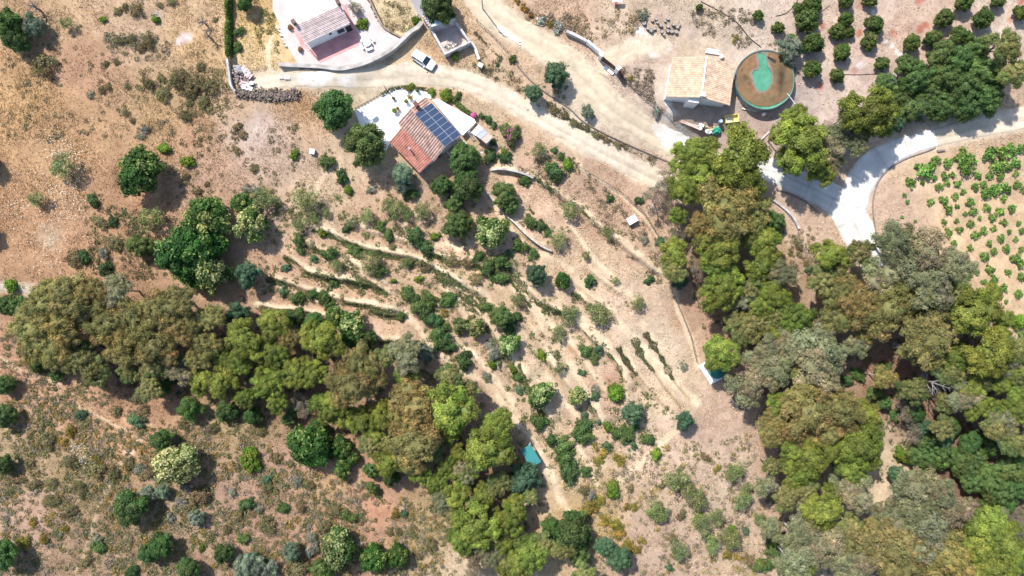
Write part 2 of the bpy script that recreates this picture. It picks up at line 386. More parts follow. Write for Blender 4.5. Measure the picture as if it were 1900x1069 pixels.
# field of furrows on the lowest right terraces
for pts in ([(1178,692),(1208,727),(1238,762)], [(1213,692),(1240,727),(1262,758)], [(1250,704),(1278,742)]):
    d, _, _ = seg_dist(UU + _wu * .2, VV + _wv * .2, pts); paint((1 - sstep(d, 1, 3.2)) * .75, alb(165, 138, 105))
RDCOL = {'dirt': alb(230, 212, 186), 'concrete': alb(236, 232, 226), 'path': alb(225, 205, 180)}
ROADM = np.zeros(UU.shape)
for pts, kind in ROADS_RAW:
    c = [(p[0], p[1]) for p in pts]; ww = np.mean([p[2] for p in pts]) / 2
    d, _, _ = seg_dist(UU + _wu * .5, VV + _wv * .5, c)
    mk = 1 - sstep(d, ww * .9, ww * 1.0 + 10); ROADM = np.maximum(ROADM, mk)
    paint(mk * (.9 if kind != 'concrete' else .5), RDCOL['dirt'])
GRS *= 1 - ROADM
for (x, y, r0, r1, dz) in PADS[:4]: GRS *= sstep(np.hypot(UU - x, VV - y), r0 * .9, r1)
COLG *= (0.93 + 0.14 * pn2)[..., None]

def chalk(col, px, py, X, Y):
    n = vnoise(X, Y, 0.8, 31); col = col.copy()
    for (x, y, r, cr, cg, cb) in BLOBS:
        if cr < 220: continue
        d = np.hypot(px + 9 * (vnoise(X, Y, 2.0, 25) - .5) - x, py + 9 * (vnoise(X, Y, 2.0, 26) - .5) - y)
        mk = np.clip((1 - sstep(d, r * .45, r * 1.15)) * (0.5 + 0.5 * sstep(n, .2, .6)), 0, 1); col = col * (1 - mk[..., None]) + alb(cr, cg, cb) * mk[..., None]
    return col

def build_ground():
    """one sheet: fine where the camera looks, coarse out to the horizon"""
    ex = np.array([4, 10, 20, 40, 80, 160, 320, 640.0])
    xs = np.concatenate([gx0 - ex[::-1], GX, gx1 + ex]); ys = np.concatenate([gy0 - ex[::-1], GY, gy1 + ex])
    ne = len(ex); nx, ny = len(xs), len(ys)
    Z = np.pad(ZZ, ne, mode='edge'); Cc = np.stack([np.pad(COLG[..., k], ne, mode='edge') for k in range(3)], -1)
    A, B = np.meshgrid(xs, ys, indexing='ij')
    V = np.stack([A, B, Z], -1).reshape(-1, 3)
    idx = np.arange(nx * ny).reshape(nx, ny)
    q = np.stack([idx[:-1, :-1], idx[1:, :-1], idx[1:, 1:], idx[:-1, 1:]], -1).reshape(-1, 4)
    me = np_mesh("ground", V, q, None, Cc.reshape(-1, 3), True)
    o = link("ground", me, GROUND); o["kind"] = "structure"
    o["label"] = "dry sandy hillside with terraces and bare reddish soil"
build_ground()

# ------------------------------------------------------------------ mesh builder for made things
class MB:
    def __init__(s): s.v = []; s.f = []; s.c = []
    def add(s, verts, faces, col=(1, 1, 1)):
        b = len(s.v); s.v += [Vector(v) for v in verts]; s.f += [tuple(i + b for i in f) for f in faces]
        s.c += [tuple(col)] * len(verts); return s
    def box(s, c, size, ax=None, col=(1, 1, 1), taper=1.0):
        """box round c; ax = (u, v) unit vectors of its sides on plan"""
        u, v = ax or (Vector((1, 0, 0)), Vector((0, 1, 0))); n = Vector((0, 0, 1)); c = Vector(c); a, b, d = [k / 2 for k in size]
        vs = []
        for k, tp in ((-1, 1.0), (1, taper)):
            for i, j in ((-1, -1), (1, -1), (1, 1), (-1, 1)): vs.append(c + u * (i * a * tp) + v * (j * b * tp) + n * (k * d))
        return s.add(vs, [(3, 2, 1, 0), (4, 5, 6, 7), (0, 1, 5, 4), (1, 2, 6, 5), (2, 3, 7, 6), (3, 0, 4, 7)], col)
    def prism(s, poly, z0, z1, col=(1, 1, 1)):
        """upright prism over a plan outline; z0/z1 a number or one per point"""
        n = len(poly); area = sum(poly[i][0] * poly[(i + 1) % n][1] - poly[(i + 1) % n][0] * poly[i][1] for i in range(n))
        if area < 0: poly = list(poly)[::-1]
        b = [Vector((p[0], p[1], z0)) for p in poly]; t = [Vector((p[0], p[1], z1)) for p in poly]
        return s.add(b + t, [tuple(range(n - 1, -1, -1)), tuple(range(n, 2 * n))] + [(i, (i + 1) % n, n + (i + 1) % n, n + i) for i in range(n)], col)
    def tube(s, pts, r, n=6, col=(1, 1, 1), r1=None):
        pts = [Vector(p) for p in pts]; rings = []; m = len(pts)
        for i, p in enumerate(pts):
            t = (pts[min(i + 1, m - 1)] - pts[max(i - 1, 0)]).normalized()
            a = t.orthogonal().normalized() if abs(t.z) > .9 else t.cross(Vector((0, 0, 1))).normalized()
            b = t.cross(a); rr = r + ((r1 if r1 is not None else r) - r) * i / max(m - 1, 1)
            rings.append([p + a * (rr * math.cos(q)) + b * (rr * math.sin(q)) for q in [2 * math.pi * k / n for k in range(n)]])
        vs = [v for rg in rings for v in rg]; fs = []
        for i in range(m - 1):
            for k in range(n): fs.append((i * n + k, i * n + (k + 1) % n, (i + 1) * n + (k + 1) % n, (i + 1) * n + k))
        fs += [tuple(range(n - 1, -1, -1)), tuple(range((m - 1) * n, m * n))]
        return s.add(vs, fs, col)
    def lathe(s, c, prof, n=24, col=(1, 1, 1), caps=True):
        """profile of (radius, z) turned round the upright through c"""
        c = Vector(c); vs = []; fs = []; m = len(prof)
        for (r, z) in prof:
            for k in range(n): q = 2 * math.pi * k / n; vs.append(c + Vector((r * math.cos(q), r * math.sin(q), z)))
        for i in range(m - 1):
            for k in range(n): fs.append((i * n + k, i * n + (k + 1) % n, (i + 1) * n + (k + 1) % n, (i + 1) * n + k))
        if caps and prof[0][0] > 1e-4: fs.append(tuple(range(n - 1, -1, -1)))
        if caps and prof[-1][0] > 1e-4: fs.append(tuple(range((m - 1) * n, m * n)))
        return s.add(vs, fs, col)
    def slab(s, q, th, col=(1, 1, 1)):
        """flat plate of thickness th under the four points q"""
        q = [Vector(p) for p in q]; n = (q[1] - q[0]).cross(q[3] - q[0]).normalized()
        if n.z < 0: q = q[::-1]; n = -n
        m = len(q)
        return s.add([p - n * th for p in q] + q, [tuple(range(m - 1, -1, -1)), tuple(range(m, 2 * m))] + [(i, (i + 1) % m, m + (i + 1) % m, m + i) for i in range(m)], col)
    def build(s, name, m, parent=None, smooth=False):
        me = bpy.data.meshes.new(name)
        off = Vector(parent.location) if parent is not None else Vector((0, 0, 0))
        if parent is not None and parent.parent is not None: off = off + Vector(parent.parent.location)
        me.from_pydata([tuple(v - off) for v in s.v], [], s.f)
        a = me.attributes.new("Col", 'FLOAT_COLOR', 'POINT')
        a.data.foreach_set("color", np.hstack([np.array(s.c, np.float32), np.ones((len(s.v), 1), np.float32)]).ravel())
        if smooth: me.polygons.foreach_set("use_smooth", np.ones(len(me.polygons), bool))
        me.update()
        return link(name, me, m, parent)

def catmull(pts, step):
    P = [np.array(p, float) for p in pts]; P = [2 * P[0] - P[1]] + P + [2 * P[-1] - P[-2]]; out = []
    for i in range(1, len(P) - 2):
        n = max(2, int(np.linalg.norm(P[i + 1][:2] - P[i][:2]) / step))
        for k in range(n):
            t = k / n
            out.append(0.5 * ((2 * P[i]) + (-P[i - 1] + P[i + 1]) * t + (2 * P[i - 1] - 5 * P[i] + 4 * P[i + 1] - P[i + 2]) * t * t + (-P[i - 1] + 3 * P[i] - 3 * P[i + 1] + P[i + 2]) * t ** 3))
    out.append(P[-2]); return np.array(out)

def ribbon(name, pts, mat, col, off, jag, ruts=(), label=None, na=15, seed=0, mottled=.12, joints=0):
    """a way laid over the ground"""
    q = catmull(pts, 3.0); r = np.random.default_rng(seed)
    x, y, _z = at_many(q[:, 0], q[:, 1]); wd = q[:, 2] / S
    tx = np.gradient(x); ty = np.gradient(y); L = np.hypot(tx, ty); nx, ny = -ty / L, tx / L
    n = len(q); lat = np.linspace(-1, 1, na)
    sm = lambda: np.convolve(r.normal(0, 1, n + 6), np.ones(4) / 4, 'same')[3:n + 3] * jag
    je0, je1 = sm(), sm()
    V = np.zeros((n, na, 3)); Cc = np.zeros((n, na, 3))
    for k, t in enumerate(lat):
        o = t * wd / 2 + (je0 if t < 0 else je1) * abs(t) ** 3
        X = x + nx * o; Y = y + ny * o
        V[:, k, 0] = X; V[:, k, 1] = Y; V[:, k, 2] = hz(X, Y) + (off if 0 < k < na - 1 else -.08)
        mult = np.ones(n)
        for (pos, w_, g) in ruts: mult = mult * (1 + (g - 1) * math.exp(-((t - pos) / w_) ** 2) * (0.6 + 0.8 * vnoise(X, Y, 3.0, 77)))
        mult = mult * (1 - mottled + 2 * mottled * vnoise(X, Y, 1.7, 55))
        if joints: mult = mult * np.where(np.arange(n) % joints == 0, .84, 1.0)
        zz = V[:, k, 2]; Cc[:, k] = chalk(np.asarray(col)[None] * mult[:, None], 950 + S * X / (1 - zz / H), 534.5 - S * Y / (1 - zz / H), X, Y)
    idx = np.arange(n * na).reshape(n, na)
    f = np.stack([idx[:-1, :-1], idx[:-1, 1:], idx[1:, 1:], idx[1:, :-1]], -1).reshape(-1, 4)[:, ::-1]
    o = link(name, np_mesh(name, V.reshape(-1, 3), f, None, Cc.reshape(-1, 3), True), mat); o["kind"] = "structure"
    if label: o["label"] = label
    return o

# ------------------------------------------------------------------ ways
DIRT = pmat("packed_dirt", None, 0.95, 1.3, 0.16, 0.5, attr=True, nscale2=6.0)
CONC = pmat("road_concrete", None, 0.85, 0.55, 0.16, 0.25, attr=True, nscale2=9.0)
RUTS = ((-.42, .16, 1.10), (.42, .16, 1.10), (0, .2, .93), (-.95, .12, .93), (.95, .12, .93), (-.15, .05, .9), (.68, .05, .93))
ribbon("dirt_road", ROADS_RAW[0][0], DIRT, alb(228, 210, 184), .05, .34, RUTS, "beige dirt road past the white car", seed=1)
ribbon("dirt_track", ROADS_RAW[1][0], DIRT, alb(224, 204, 175), .08, .38, RUTS, "beige dirt track beside the brown gate", seed=2)
ribbon("concrete_road", ROADS_RAW[2][0], CONC, alb(241, 236, 227), .11, .10, ((0, .025, .82), (.5, .14, .93), (-.5, .14, .93), (.93, .1, .86), (-.93, .1, .86)), "pale concrete lane at the fork", seed=3, mottled=.11, joints=17)
ribbon("concrete_branch", ROADS_RAW[3][0], CONC, alb(241, 236, 227), .135, .10, ((-.45, .14, .94), (.45, .14, .94), (.93, .1, .86), (-.93, .1, .86)), "pale concrete branch of the fork", seed=4, mottled=.11, joints=17)
ribbon("dirt_lane", ROADS_RAW[4][0], DIRT, alb(228, 209, 183), .10, .2, RUTS, "beige dirt lane beyond the concrete", seed=5)
ribbon("dirt_path", ROADS_RAW[5][0], DIRT, alb(226, 208, 184), .06, .12, (), "pale path at the picture edge", seed=6)
ribbon("concrete_lane", ROADS_RAW[7][0], CONC, alb(178, 172, 172), .06, .06, (), "grey concrete lane behind the shed", seed=8)
# dark joint and kerb lines of the concrete fork
def ground_line(name, pts, r, mat, label, cat, lift=.0, n=5, group=None, kind=None, closed=False):
    q = catmull([(p[0], p[1]) for p in pts], 4.0); x, y, z = at_many(q[:, 0], q[:, 1])
    b = MB(); b.tube(list(zip(x, y, z + lift)), r, n); o = b.build(name, mat)
    if kind: o["kind"] = kind
    tag(o, label, cat, group); return o
KERB = pmat("kerb_stone", (0.20, 0.16, 0.14), 0.9, 2.0, 0.35, 0.3)
HOSE = pmat("black_hose", (0.035, 0.03, 0.03), 0.6, 3.0, 0.2)
for pts, lb in (([(1735,274),(1722,280),(1690,291),(1668,301),(1648,315),(1630,336),(1622,360),(1619,385),(1623,420),(1632,465)], "dark low kerb along the lane beside the vineyard"),
            ([(1440,352),(1470,362),(1500,378),(1518,395)], "short dark kerb in the shade below the concrete fork")):
    q = catmull(pts, 4.0); x, y, z = at_many(q[:, 0], q[:, 1]); b = MB(); b.tube(list(zip(x, y, z + .06)), .13, 6)
    tag(b.build("kerb", KERB), lb, "kerb", "kerbs of the concrete fork")

# ------------------------------------------------------------------ tile roofs and houses
ROOF = pmat("roof_tile", None, 0.85, 1.2, 0.25, 0.2, attr=True, nscale2=14.0)
WHITE = pmat("white_render", (0.80, 0.79, 0.77), 0.8, 0.8, 0.08, 0.1)
GREYW = pmat("grey_render", (0.50, 0.49, 0.50), 0.85, 1.1, 0.2, 0.2)
CONCW = pmat("raw_concrete", (0.40, 0.38, 0.36), 0.9, 1.2, 0.3, 0.3)
DARK = pmat("dark_opening", (0.03, 0.03, 0.035), 0.4, 2.0, 0.2)
WOOD = pmat("brown_timber", (0.085, 0.04, 0.028), 0.7, 3.0, 0.3, 0.2)
PALEWOOD = pmat("weathered_timber", (0.55, 0.50, 0.44), 0.85, 4.0, 0.3, 0.2)
STEEL = pmat("grey_steel", (0.42, 0.45, 0.48), 0.45, 2.0, 0.15, metal=.4)
GLASS = pmat("window_glass", (0.03, 0.045, 0.06), 0.08, 2.0, 0.1, spec=.6)
TERRA = pmat("terracotta", (0.34, 0.12, 0.07), 0.8, 4.0, 0.2)
WPLAST = pmat("white_plastic", (0.78, 0.78, 0.77), 0.45, 2.0, 0.05, spec=.5)

def tiled(q, rows, courses, base, stripe, th=.13, amp=.055, seed=0, spread=.14):
    """corrugated tile slope over q = ridge start, ridge end, eave end, eave start"""
    r = np.random.default_rng(seed); q = [np.array(p, float) for p in q]; nu = rows * 6; nv = courses * 2
    n = np.cross(q[1] - q[0], q[3] - q[0]); n /= np.linalg.norm(n)
    if n[2] < 0: n = -n
    us = np.linspace(0, 1, nu + 1); vs = np.repeat(np.linspace(0, 1, courses + 1), 2)[1:-1]
    P = np.zeros((nu + 1, len(vs), 3)); Cc = np.zeros_like(P)
    jit = 1 + spread * r.normal(0, 1, (rows + 1, courses + 1))
    for i, u in enumerate(us):
        ph = (u * rows) % 1.0; prof = amp * (abs(math.sin(math.pi * u * rows)) - .2)
        for j, v in enumerate(vs):
            step = .03 * (1 if j % 2 else 0)
            p = (q[0] * (1 - u) + q[1] * u) * (1 - v) + (q[3] * (1 - u) + q[2] * u) * v
            P[i, j] = p + n * (prof + step)
            k = math.exp(-((min(ph, 1 - ph)) / .24) ** 2)
            Cc[i, j] = (np.array(base) * (1 - k) + np.array(stripe) * k) * jit[min(int(u * rows), rows), min(j // 2, courses)]
    V = P.reshape(-1, 3); m = len(vs); idx = np.arange(len(V)).reshape(nu + 1, m)
    f = np.stack([idx[:-1, :-1], idx[1:, :-1], idx[1:, 1:], idx[:-1, 1:]], -1).reshape(-1, 4)
    Vb = V - n * th; nb = len(V); fb = f[:, ::-1] + nb; sides = []
    for a in (idx[0], idx[-1], idx[:, 0], idx[:, -1]):
        sides.append(np.stack([a[:-1], a[1:], a[1:] + nb, a[:-1] + nb], -1))
    return np_mesh("tile_roof", np.vstack([V, Vb]), np.vstack([f, fb] + sides), None, np.clip(np.vstack([Cc.reshape(-1, 3), Cc.reshape(-1, 3) * .8]), 0, .9))

def roof_part(root, name, q, rows, courses, base, stripe, seed=0, **k):
    me = tiled([p - root.location for p in q], rows, courses, base, stripe, seed=seed, **k); me.name = name
    return link(name, me, ROOF, root)

def shell(root, name, prof0, prof1, mat):
    """closed wall body between two upright outlines with the same number of points"""
    n = len(prof0); b = MB()
    b.add(list(prof0) + list(prof1), [tuple(range(n - 1, -1, -1)), tuple(range(n, 2 * n))] + [(i, (i + 1) % n, n + (i + 1) % n, n + i) for i in range(n)])
    return b.build(name, mat, root)

def opening(root, name, c, u, wd, ht, out, mat_f, mat_g, sill=True):
    """window or door set 3 mm proud of the wall: frame, glass and sill; u runs along the wall, out points outwards"""
    c = Vector(c); u = Vector(u).normalized(); out = Vector(out).normalized()
    b = MB(); t = .07
    b.box(c + Vector((0, 0, ht / 2)) + out * .03, (wd, .09, t), (u, out)); b.box(c - Vector((0, 0, ht / 2)) + out * .03, (wd, .09, t), (u, out))
    for s in (-1, 1): b.box(c + u * (s * wd / 2) + out * .03, (t, .088, ht), (u, out))
    b.box(c + out * .02, (.05, .07, ht - t), (u, out))
    f = b.build(name, mat_f, root)
    g = MB(); g.box(c + out * .008, (wd - .06, .03, ht - .06), (u, out)); g.build("glass", mat_g, f)
    if sill:
        g = MB(); g.box(c - Vector((0, 0, ht / 2 + .08)) + out * .08, (wd + .2, .18, .08), (u, out)); g.build("sill", WHITE, f)
    return f

# ---- house with the solar panels
g2 = float(at(765, 240).z); zr, ze, zl = g2 + 4.1, g2 + 2.95, g2 + 2.2
R0, R1 = W(762, 201, zr), W(826, 272.5, zr); N0, N1 = W(788, 180.5, ze), W(857, 250.5, ze); E0, E1 = W(738.5, 228, ze), W(805, 300, ze)
L0, L1 = W(745.5, 236, ze - .16), W(804, 297, ze - .16); M0, M1 = W(723, 263, zl), W(778, 321, zl)
ax = (R1 - R0); ax.z = 0; ax.normalize(); nx_ = Vector((-ax.y, ax.x, 0))
if nx_.y < 0: nx_ = -nx_                         # towards the road
root = empty("solar_house", (*(((E0 + N1) / 2).xy), g2 - 1.6))
tag(root, "white house under red barrel tiles with dark solar panels on its roof", "house")
zb = g2 - 1.6
def pr(p, z): return Vector((p.x, p.y, z))
def prof(s, e):    # wall outline across the house at one gable, pulled in under the eaves
    k = ax * e
    return [pr(M0 if s == 0 else M1, zb) + nx_ * .35 + k, pr(M0 if s == 0 else M1, zl - .16) + nx_ * .35 + k, pr(L0 if s == 0 else L1, ze - .32) + k,
            pr(R0 if s == 0 else R1, zr - .2) + k, pr(N0 if s == 0 else N1, ze - .2) - nx_ * .25 + k, pr(N0 if s == 0 else N1, zb) - nx_ * .25 + k]
shell(root, "wall", prof(0, .3), prof(1, -.3), WHITE)
RED, PALE = (.165, .072, .056), (.45, .345, .29)
roof_part(root, "roof", [R0, R1, N1, N0], 20, 7, RED, PALE, 11)
rf = roof_part(root, "roof", [R0, R1, E1, E0], 20, 9, RED, PALE, 12)
lw = roof_part(root, "roof", [L0, L1, M1, M0], 20, 8, (.25, .080, .058), (.39, .20, .15), 13, spread=.10)
lw["label"] = "lower and redder roof slope"
b = MB(); b.tube([R0 + Vector((0, 0, .05)), R1 + Vector((0, 0, .05))], .13, 8, (.5, .3, .22)); b.build("ridge_tiles", ROOF, root)
b = MB(); c = W(748, 192 + 6, 0); 
c = R0 + (N0 - R0) * .35 + ax * .3; b.box(pr(c, zr + .1), (.65, .55, 1.1), (ax, nx_)); b.box(pr(c, zr + .7), (.8, .7, .1), (ax, nx_))
b.build("chimney", pmat("brown_brick", (.16, .06, .045), .9, 4, .4), root)
b = MB(); c = L0 + (M1 - L0) * .5; b.tube([pr(c, zl - .1), pr(c, ze + .7)], .11, 8); b.lathe(pr(c, ze + .7), [(.2, 0), (.2, .08), (.03, .2)], 10)
b.build("flue", STEEL, root)
# panels: two rows of seven, each 14th part a module of its own
PANEL = bpy.data.materials.new("solar_cells"); PANEL.use_nodes = True
_t = PANEL.node_tree; _p = _t.nodes["Principled BSDF"]; _p.inputs["Roughness"].default_value = .3; _p.inputs["Specular IOR Level"].default_value = .25
_br = _t.nodes.new("ShaderNodeTexBrick"); _br.inputs["Color1"].default_value = (.026, .045, .09, 1); _br.inputs["Color2"].default_value = (.03, .05, .098, 1); _br.inputs["Mortar"].default_value = (.09, .11, .15, 1)
_br.offset = 0; _br.inputs["Scale"].default_value = 1.0; _br.inputs["Brick Width"].default_value = .16; _br.inputs["Row Height"].default_value = .16; _br.inputs["Mortar Size"].default_value = .006
_tc = _t.nodes.new("ShaderNodeTexCoord"); _t.links.new(_tc.outputs["Object"], _br.inputs["Vector"]); _t.links.new(_br.outputs["Color"], _p.inputs["Base Color"])
PFRAME = pmat("panel_frame", (.38, .40, .43), .35, 2, .05, metal=.3)
def on_roof(px, py, lift=0):
    """point of the road-side slope that shows at (px, py)"""
    n = (R1 - R0).cross(N0 - R0).normalized(); n = n if n.z > 0 else -n; o = Vector((0, 0, H)); d = W(px, py, 0) - o
    p0 = R0 + n * lift
    return o + d * ((p0 - o).dot(n) / d.dot(n)), n
A0, nn = on_roof(800.5, 190.5, .2); A1, _ = on_roof(855.5, 249.5, .2); B1, _ = on_roof(824.8, 272.5, .2); B0, _ = on_roof(769, 211.5, .2)
for i in range(7):
    for j in range(2):
        def q(a, b_): return (A0 * (1 - a) + A1 * a) * (1 - b_) + (B0 * (1 - a) + B1 * a) * b_
        g = .003; a0, a1, b0, b1 = i / 7 + g * .5, (i + 1) / 7 - g * .5, j / 2 + .005, (j + 1) / 2 - .005
        qs = [q(a0, b0), q(a1, b0), q(a1, b1), q(a0, b1)]
        f = MB().slab(qs, .05).build("solar_panel", PFRAME, root)
        a0 += .0045; a1 -= .0045; b0 += .009; b1 -= .009
        qs = [q(a0, b0) + nn * .004, q(a1, b0) + nn * .004, q(a1, b1) + nn * .004, q(a0, b1) + nn * .004]
        MB().slab(qs, .01).build("cells", PANEL, f)
# openings on the downhill gable
for k, (t, wdt, ht, zc, nm) in enumerate(((.22, .8, .9, 1.4, "window"), (.55, .9, 1.0, 1.45, "window"))):
    c = (pr(M1, 0) + nx_ * .35) * (1 - t) + pr(L1, 0) * t - ax * .3; c.z = g2 - 1.2 + zc
    opening(root, nm, c + ax * .003, nx_, wdt, ht, ax, STEEL, GLASS)
c = pr(L1, g2 + .1) * .5 + pr(R1, g2 + .1) * .5 - ax * .3; opening(root, "door", c + ax * .003, nx_, 1.0, 2.1, ax, WOOD, DARK, False)
c = pr(N1, g2 + 1.2) * .55 + pr(R1, g2 + 1.2) * .45 - ax * .3; opening(root, "window", c + ax * .003, nx_, .9, 1.0, ax, STEEL, GLASS)

# white courtyards round it
YARD = pmat("whitewashed_paving", (.74, .73, .71), .8, .7, .10, .12)
def pave(name, poly, top, depth, mat, label, inset=None):
    P = [W(x, y, top) for x, y in poly]; b = MB(); b.prism([(p.x, p.y) for p in P], top - depth, top)
    o = b.build(name, mat); o["kind"] = "structure"; o["label"] = label; return o
pave("courtyard", [(658,205),(663,203),(707,178),(718,165),(747,164),(778,166),(800,174),(800,184),(789,181),(764,203),(740,229),(744,243),(724,264),(716,280),(690,262),(668,232)], g2 + .16, 2.5, YARD, "whitewashed courtyard beside the solar-panel house")
pave("roof_terrace", [(802,186),(812,183),(835,196),(880,221),(883,227),(858,251.5)], g2 + 1.1, 3.2, YARD, "white raised terrace along the road side")
pave("side_walk", [(716,281),(724,266),(779,322),(783,333),(776,335),(735,296)], g2 - .25, 2.2, YARD, "white walk below the house")
pave("shaded_patio", [(784,334),(780,322),(804,301),(828,274),(852,254),(866,262),(846,290),(828,318),(800,338)], g2 - .3, 2.2, pmat("grey_tiles", (.30, .29, .29), .7, 1.5, .2), "grey tiled patio beside the gable")
pave("shed_floor", [(878,268),(889,256),(906,274),(893,286)], g2 - .2, 1.6, YARD, "white floor beside the small shed")
# lean-to sheds by the terrace
root = empty("lean_to_shed", at(893, 245)); tag(root, "small lean-to shed with white, grey and terracotta roof sheets by the solar-panel house", "shed")
zs = root.location.z + 2.1
MB().prism([tuple(W(x, y, zs - .1).xy) for x, y in ((877,244),(887,233),(913,255),(903,266))], root.location.z - .6, zs - .1).build("wall", GREYW, root)
for pl, col, dz in (([(874,246),(888,231),(896.5,238.5),(883,252)], (.78, .77, .75), .0), ([(883.6,252.5),(897,239),(905,246),(892.5,258.5)], (.33, .35, .38), .003), ([(893,259),(905.5,246.4),(915,254),(902.5,266.5)], (.52, .34, .28), .0)):
    MB().slab([W(x, y, zs + .02 + dz) for x, y in pl], .07, col).build("roof_sheet", VC, root)
b = MB(); d = at(873, 258).z
for i in (0, 1): b.tube([W(867 + i * 3, 243 + i * -2, d + 1.9), W(878 + i * 3, 262 - i * 2, d + .1)], .06, 6)
for k in range(6): b.tube([W(868.5 + k * 2, 246 + k * 3, d + 1.6 - k * .28), W(871.5 + k * 2, 244 + k * 3, d + 1.6 - k * .28)], .04, 5)
tag(b.build("ladder", WPLAST), "white ladder leaning in the gap beside the lean-to shed", "ladder")
b = MB(); b.tube([W(852, 254, g2 + 2.2), W(866, 267, g2 + 2.2)], .05); b.tube([W(829, 281, g2 + 2.0), W(842, 295, g2 + 2.0)], .05)
for x, y in ((866, 267), (842, 295)): b.tube([W(x, y, g2 + 2.1), pr(W(x, y, g2 + 2.1), g2 - .4)], .05)
tag(b.build("pergola_frame", WPLAST), "thin white pergola rails over the shaded patio", "pergola")
# courtyard furniture
def fence_rails(name, pts, ht, label, n, mat, post_mat, cat="fence", rails=(.25, .62, .97), gap_top=True, base=None, rr=.028):
    q = [at(x, y) if base is None else W(x, y, base) for x, y in pts]; root = empty(name, q[0]); tag(root, label, cat)
    seg = [math.dist(a, b_) for a, b_ in zip(q[:-1], q[1:])]; L = sum(seg)
    def along(s):
        for a, b_, l_ in zip(q[:-1], q[1:], seg):
            if s <= l_ + 1e-6: return a.lerp(b_, s / l_)
            s -= l_
        return q[-1].copy()
    P = []
    for k in range(n + 1):
        p = along(L * k / n); p.z = (float(hz(p.x, p.y)) if base is None else base); P.append(p)
        MB().tube([p - Vector((0, 0, .2)), p + Vector((0, 0, ht))], rr * 1.8, 6).build("post", post_mat, root)
    for r_ in rails: MB().tube([p + Vector((0, 0, ht * r_)) for p in P], rr, 5).build("rail", mat, root)
    return root
IRON = pmat("dark_iron", (.06, .05, .05), .5, 2, .2)
fence_rails("railing", [(661,204),(684,192),(707,179)], 1.15, "thin dark railing between the road and the white courtyard", 8, IRON, IRON, "railing", rails=(.1, .4, .7, 1.0), base=g2 + .16)
fence_rails("railing", [(715,163),(724,174),(730,182)], 1.3, "dark iron gate railing standing open at the courtyard corner", 3, IRON, IRON, "railing", rails=(.1, .4, .7, 1.0), base=g2 + .16)
root = empty("patio_table", W(693, 216, g2 + .16)); tag(root, "pale round patio table alone in the white courtyard", "table")
b = MB(); b.lathe(root.location + Vector((0, 0, .74)), [(0, .0), (.55, 0), (.58, .02), (.55, .05), (0, .05)], 24); b.build("table_top", pmat("pale_blue_plastic", (.62, .72, .74), .4, 2, .05), root)
for k in range(4):
    q = math.pi / 4 + k * math.pi / 2; d = Vector((math.cos(q), math.sin(q), 0)); MB().tube([root.location + d * .38 + Vector((0, 0, .74)), root.location + d * .46], .03).build("leg", WPLAST, root)
b = MB()
for p0, p1 in (((701,187),(721,250)), ((706,189),(724,254)), ((715,182),(735,203))):
    b.tube([W(*p0, g2 + 2.4), W(*p1, g2 + 2.3)], .022, 5)
for p in ((701,187),(721,250),(735,203),(715,182)): b.tube([W(*p, g2 + 2.4), pr(W(*p, g2 + 2.4), g2 + .1)], .045, 6)
tag(b.build("wire_trellis", pmat("galvanised_wire", (.45, .44, .42), .5, 2, .1)), "grey wire trellis stretched on posts across the white courtyard", "trellis")

# ---- house with the rose-grey roof
g1 = float(at(605, 60).z) + .35; zr, ze = g1 + 3.7, g1 + 2.75
R0, R1, E0, E1 = W(547, 46.5, zr), W(631, 9, zr), W(566, 81, ze), W(649.5, 42.5, ze)
K0, K1 = W(528, 17, zr - .55), W(611, -21, zr - .55)
ax = R1 - R0; ax.z = 0; ax.normalize(); nx_ = Vector((-ax.y, ax.x, 0)); nx_ = nx_ if nx_.y > 0 else -nx_
root = empty("tiled_house", (*((R0 + R1) / 2).xy, g1 - 1.0)); tag(root, "white house under a rose-grey tiled roof on a red and pale terrace", "house")
pf = lambda a, r_, k, e: [pr(a, g1 - 1) + nx_ * .12 + ax * e, pr(a, ze - .16) + nx_ * .12 + ax * e, pr(r_, zr - .18) + ax * e, pr(k, zr - .75) - nx_ * .2 + ax * e, pr(k, g1 - 1) - nx_ * .2 + ax * e]
shell(root, "wall", pf(E0, R0, K0, .2), pf(E1, R1, K1, -.2), WHITE)
roof_part(root, "roof", [R0, R1, E1, E0], 27, 6, (.60, .50, .46), (.64, .54, .50), 21, amp=.012, spread=.04)
b = roof_part(root, "roof", [R0, R1, K1, K0], 27, 6, (.50, .43, .385), (.52, .45, .40), 22, amp=.02, spread=.05); b["label"] = "paler rear roof slope"
# front slope reads as long courses
b = MB()
for k in range(1, 13):
    t = k / 13; b.tube([R0.lerp(E0, t) + Vector((0, 0, .035)), R1.lerp(E1, t) + Vector((0, 0, .035))], .035, 5, (.42, .27, .23))
b.build("tile_courses", ROOF, root)
for P_ in (R0 + ax * .1, R1 - ax * .1):
    b = MB(); b.box(pr(P_, zr + .15) + nx_ * .25, (.5, .6, 1.1), (ax, nx_)); b.box(pr(P_, zr + .75) + nx_ * .25, (.62, .72, .1), (ax, nx_)); b.build("chimney", pmat("sooty_brick", (.14, .09, .08), .9, 3, .4), root)
mid = (E0 + E1) / 2; out = -nx_
opening(root, "window", pr(mid, g1 + 1.35) + ax * 2.0 + nx_ * .117, ax, 1.1, 1.1, out, WOOD, GLASS)
opening(root, "window", pr(mid, g1 + 1.9) + ax * .3 + nx_ * .117, ax, .4, .35, out, WOOD, GLASS, False)
opening(root, "door", pr(mid, g1 + .95) + ax * 3.3 + nx_ * .117, ax, .9, 1.9, out, WOOD, DARK, False)
b = MB(); b.tube([pr(E0, g1 + .1) - ax * .02 - nx_ * .05, pr(E0, ze)], .07, 6); b.build("downpipe", WPLAST, root)
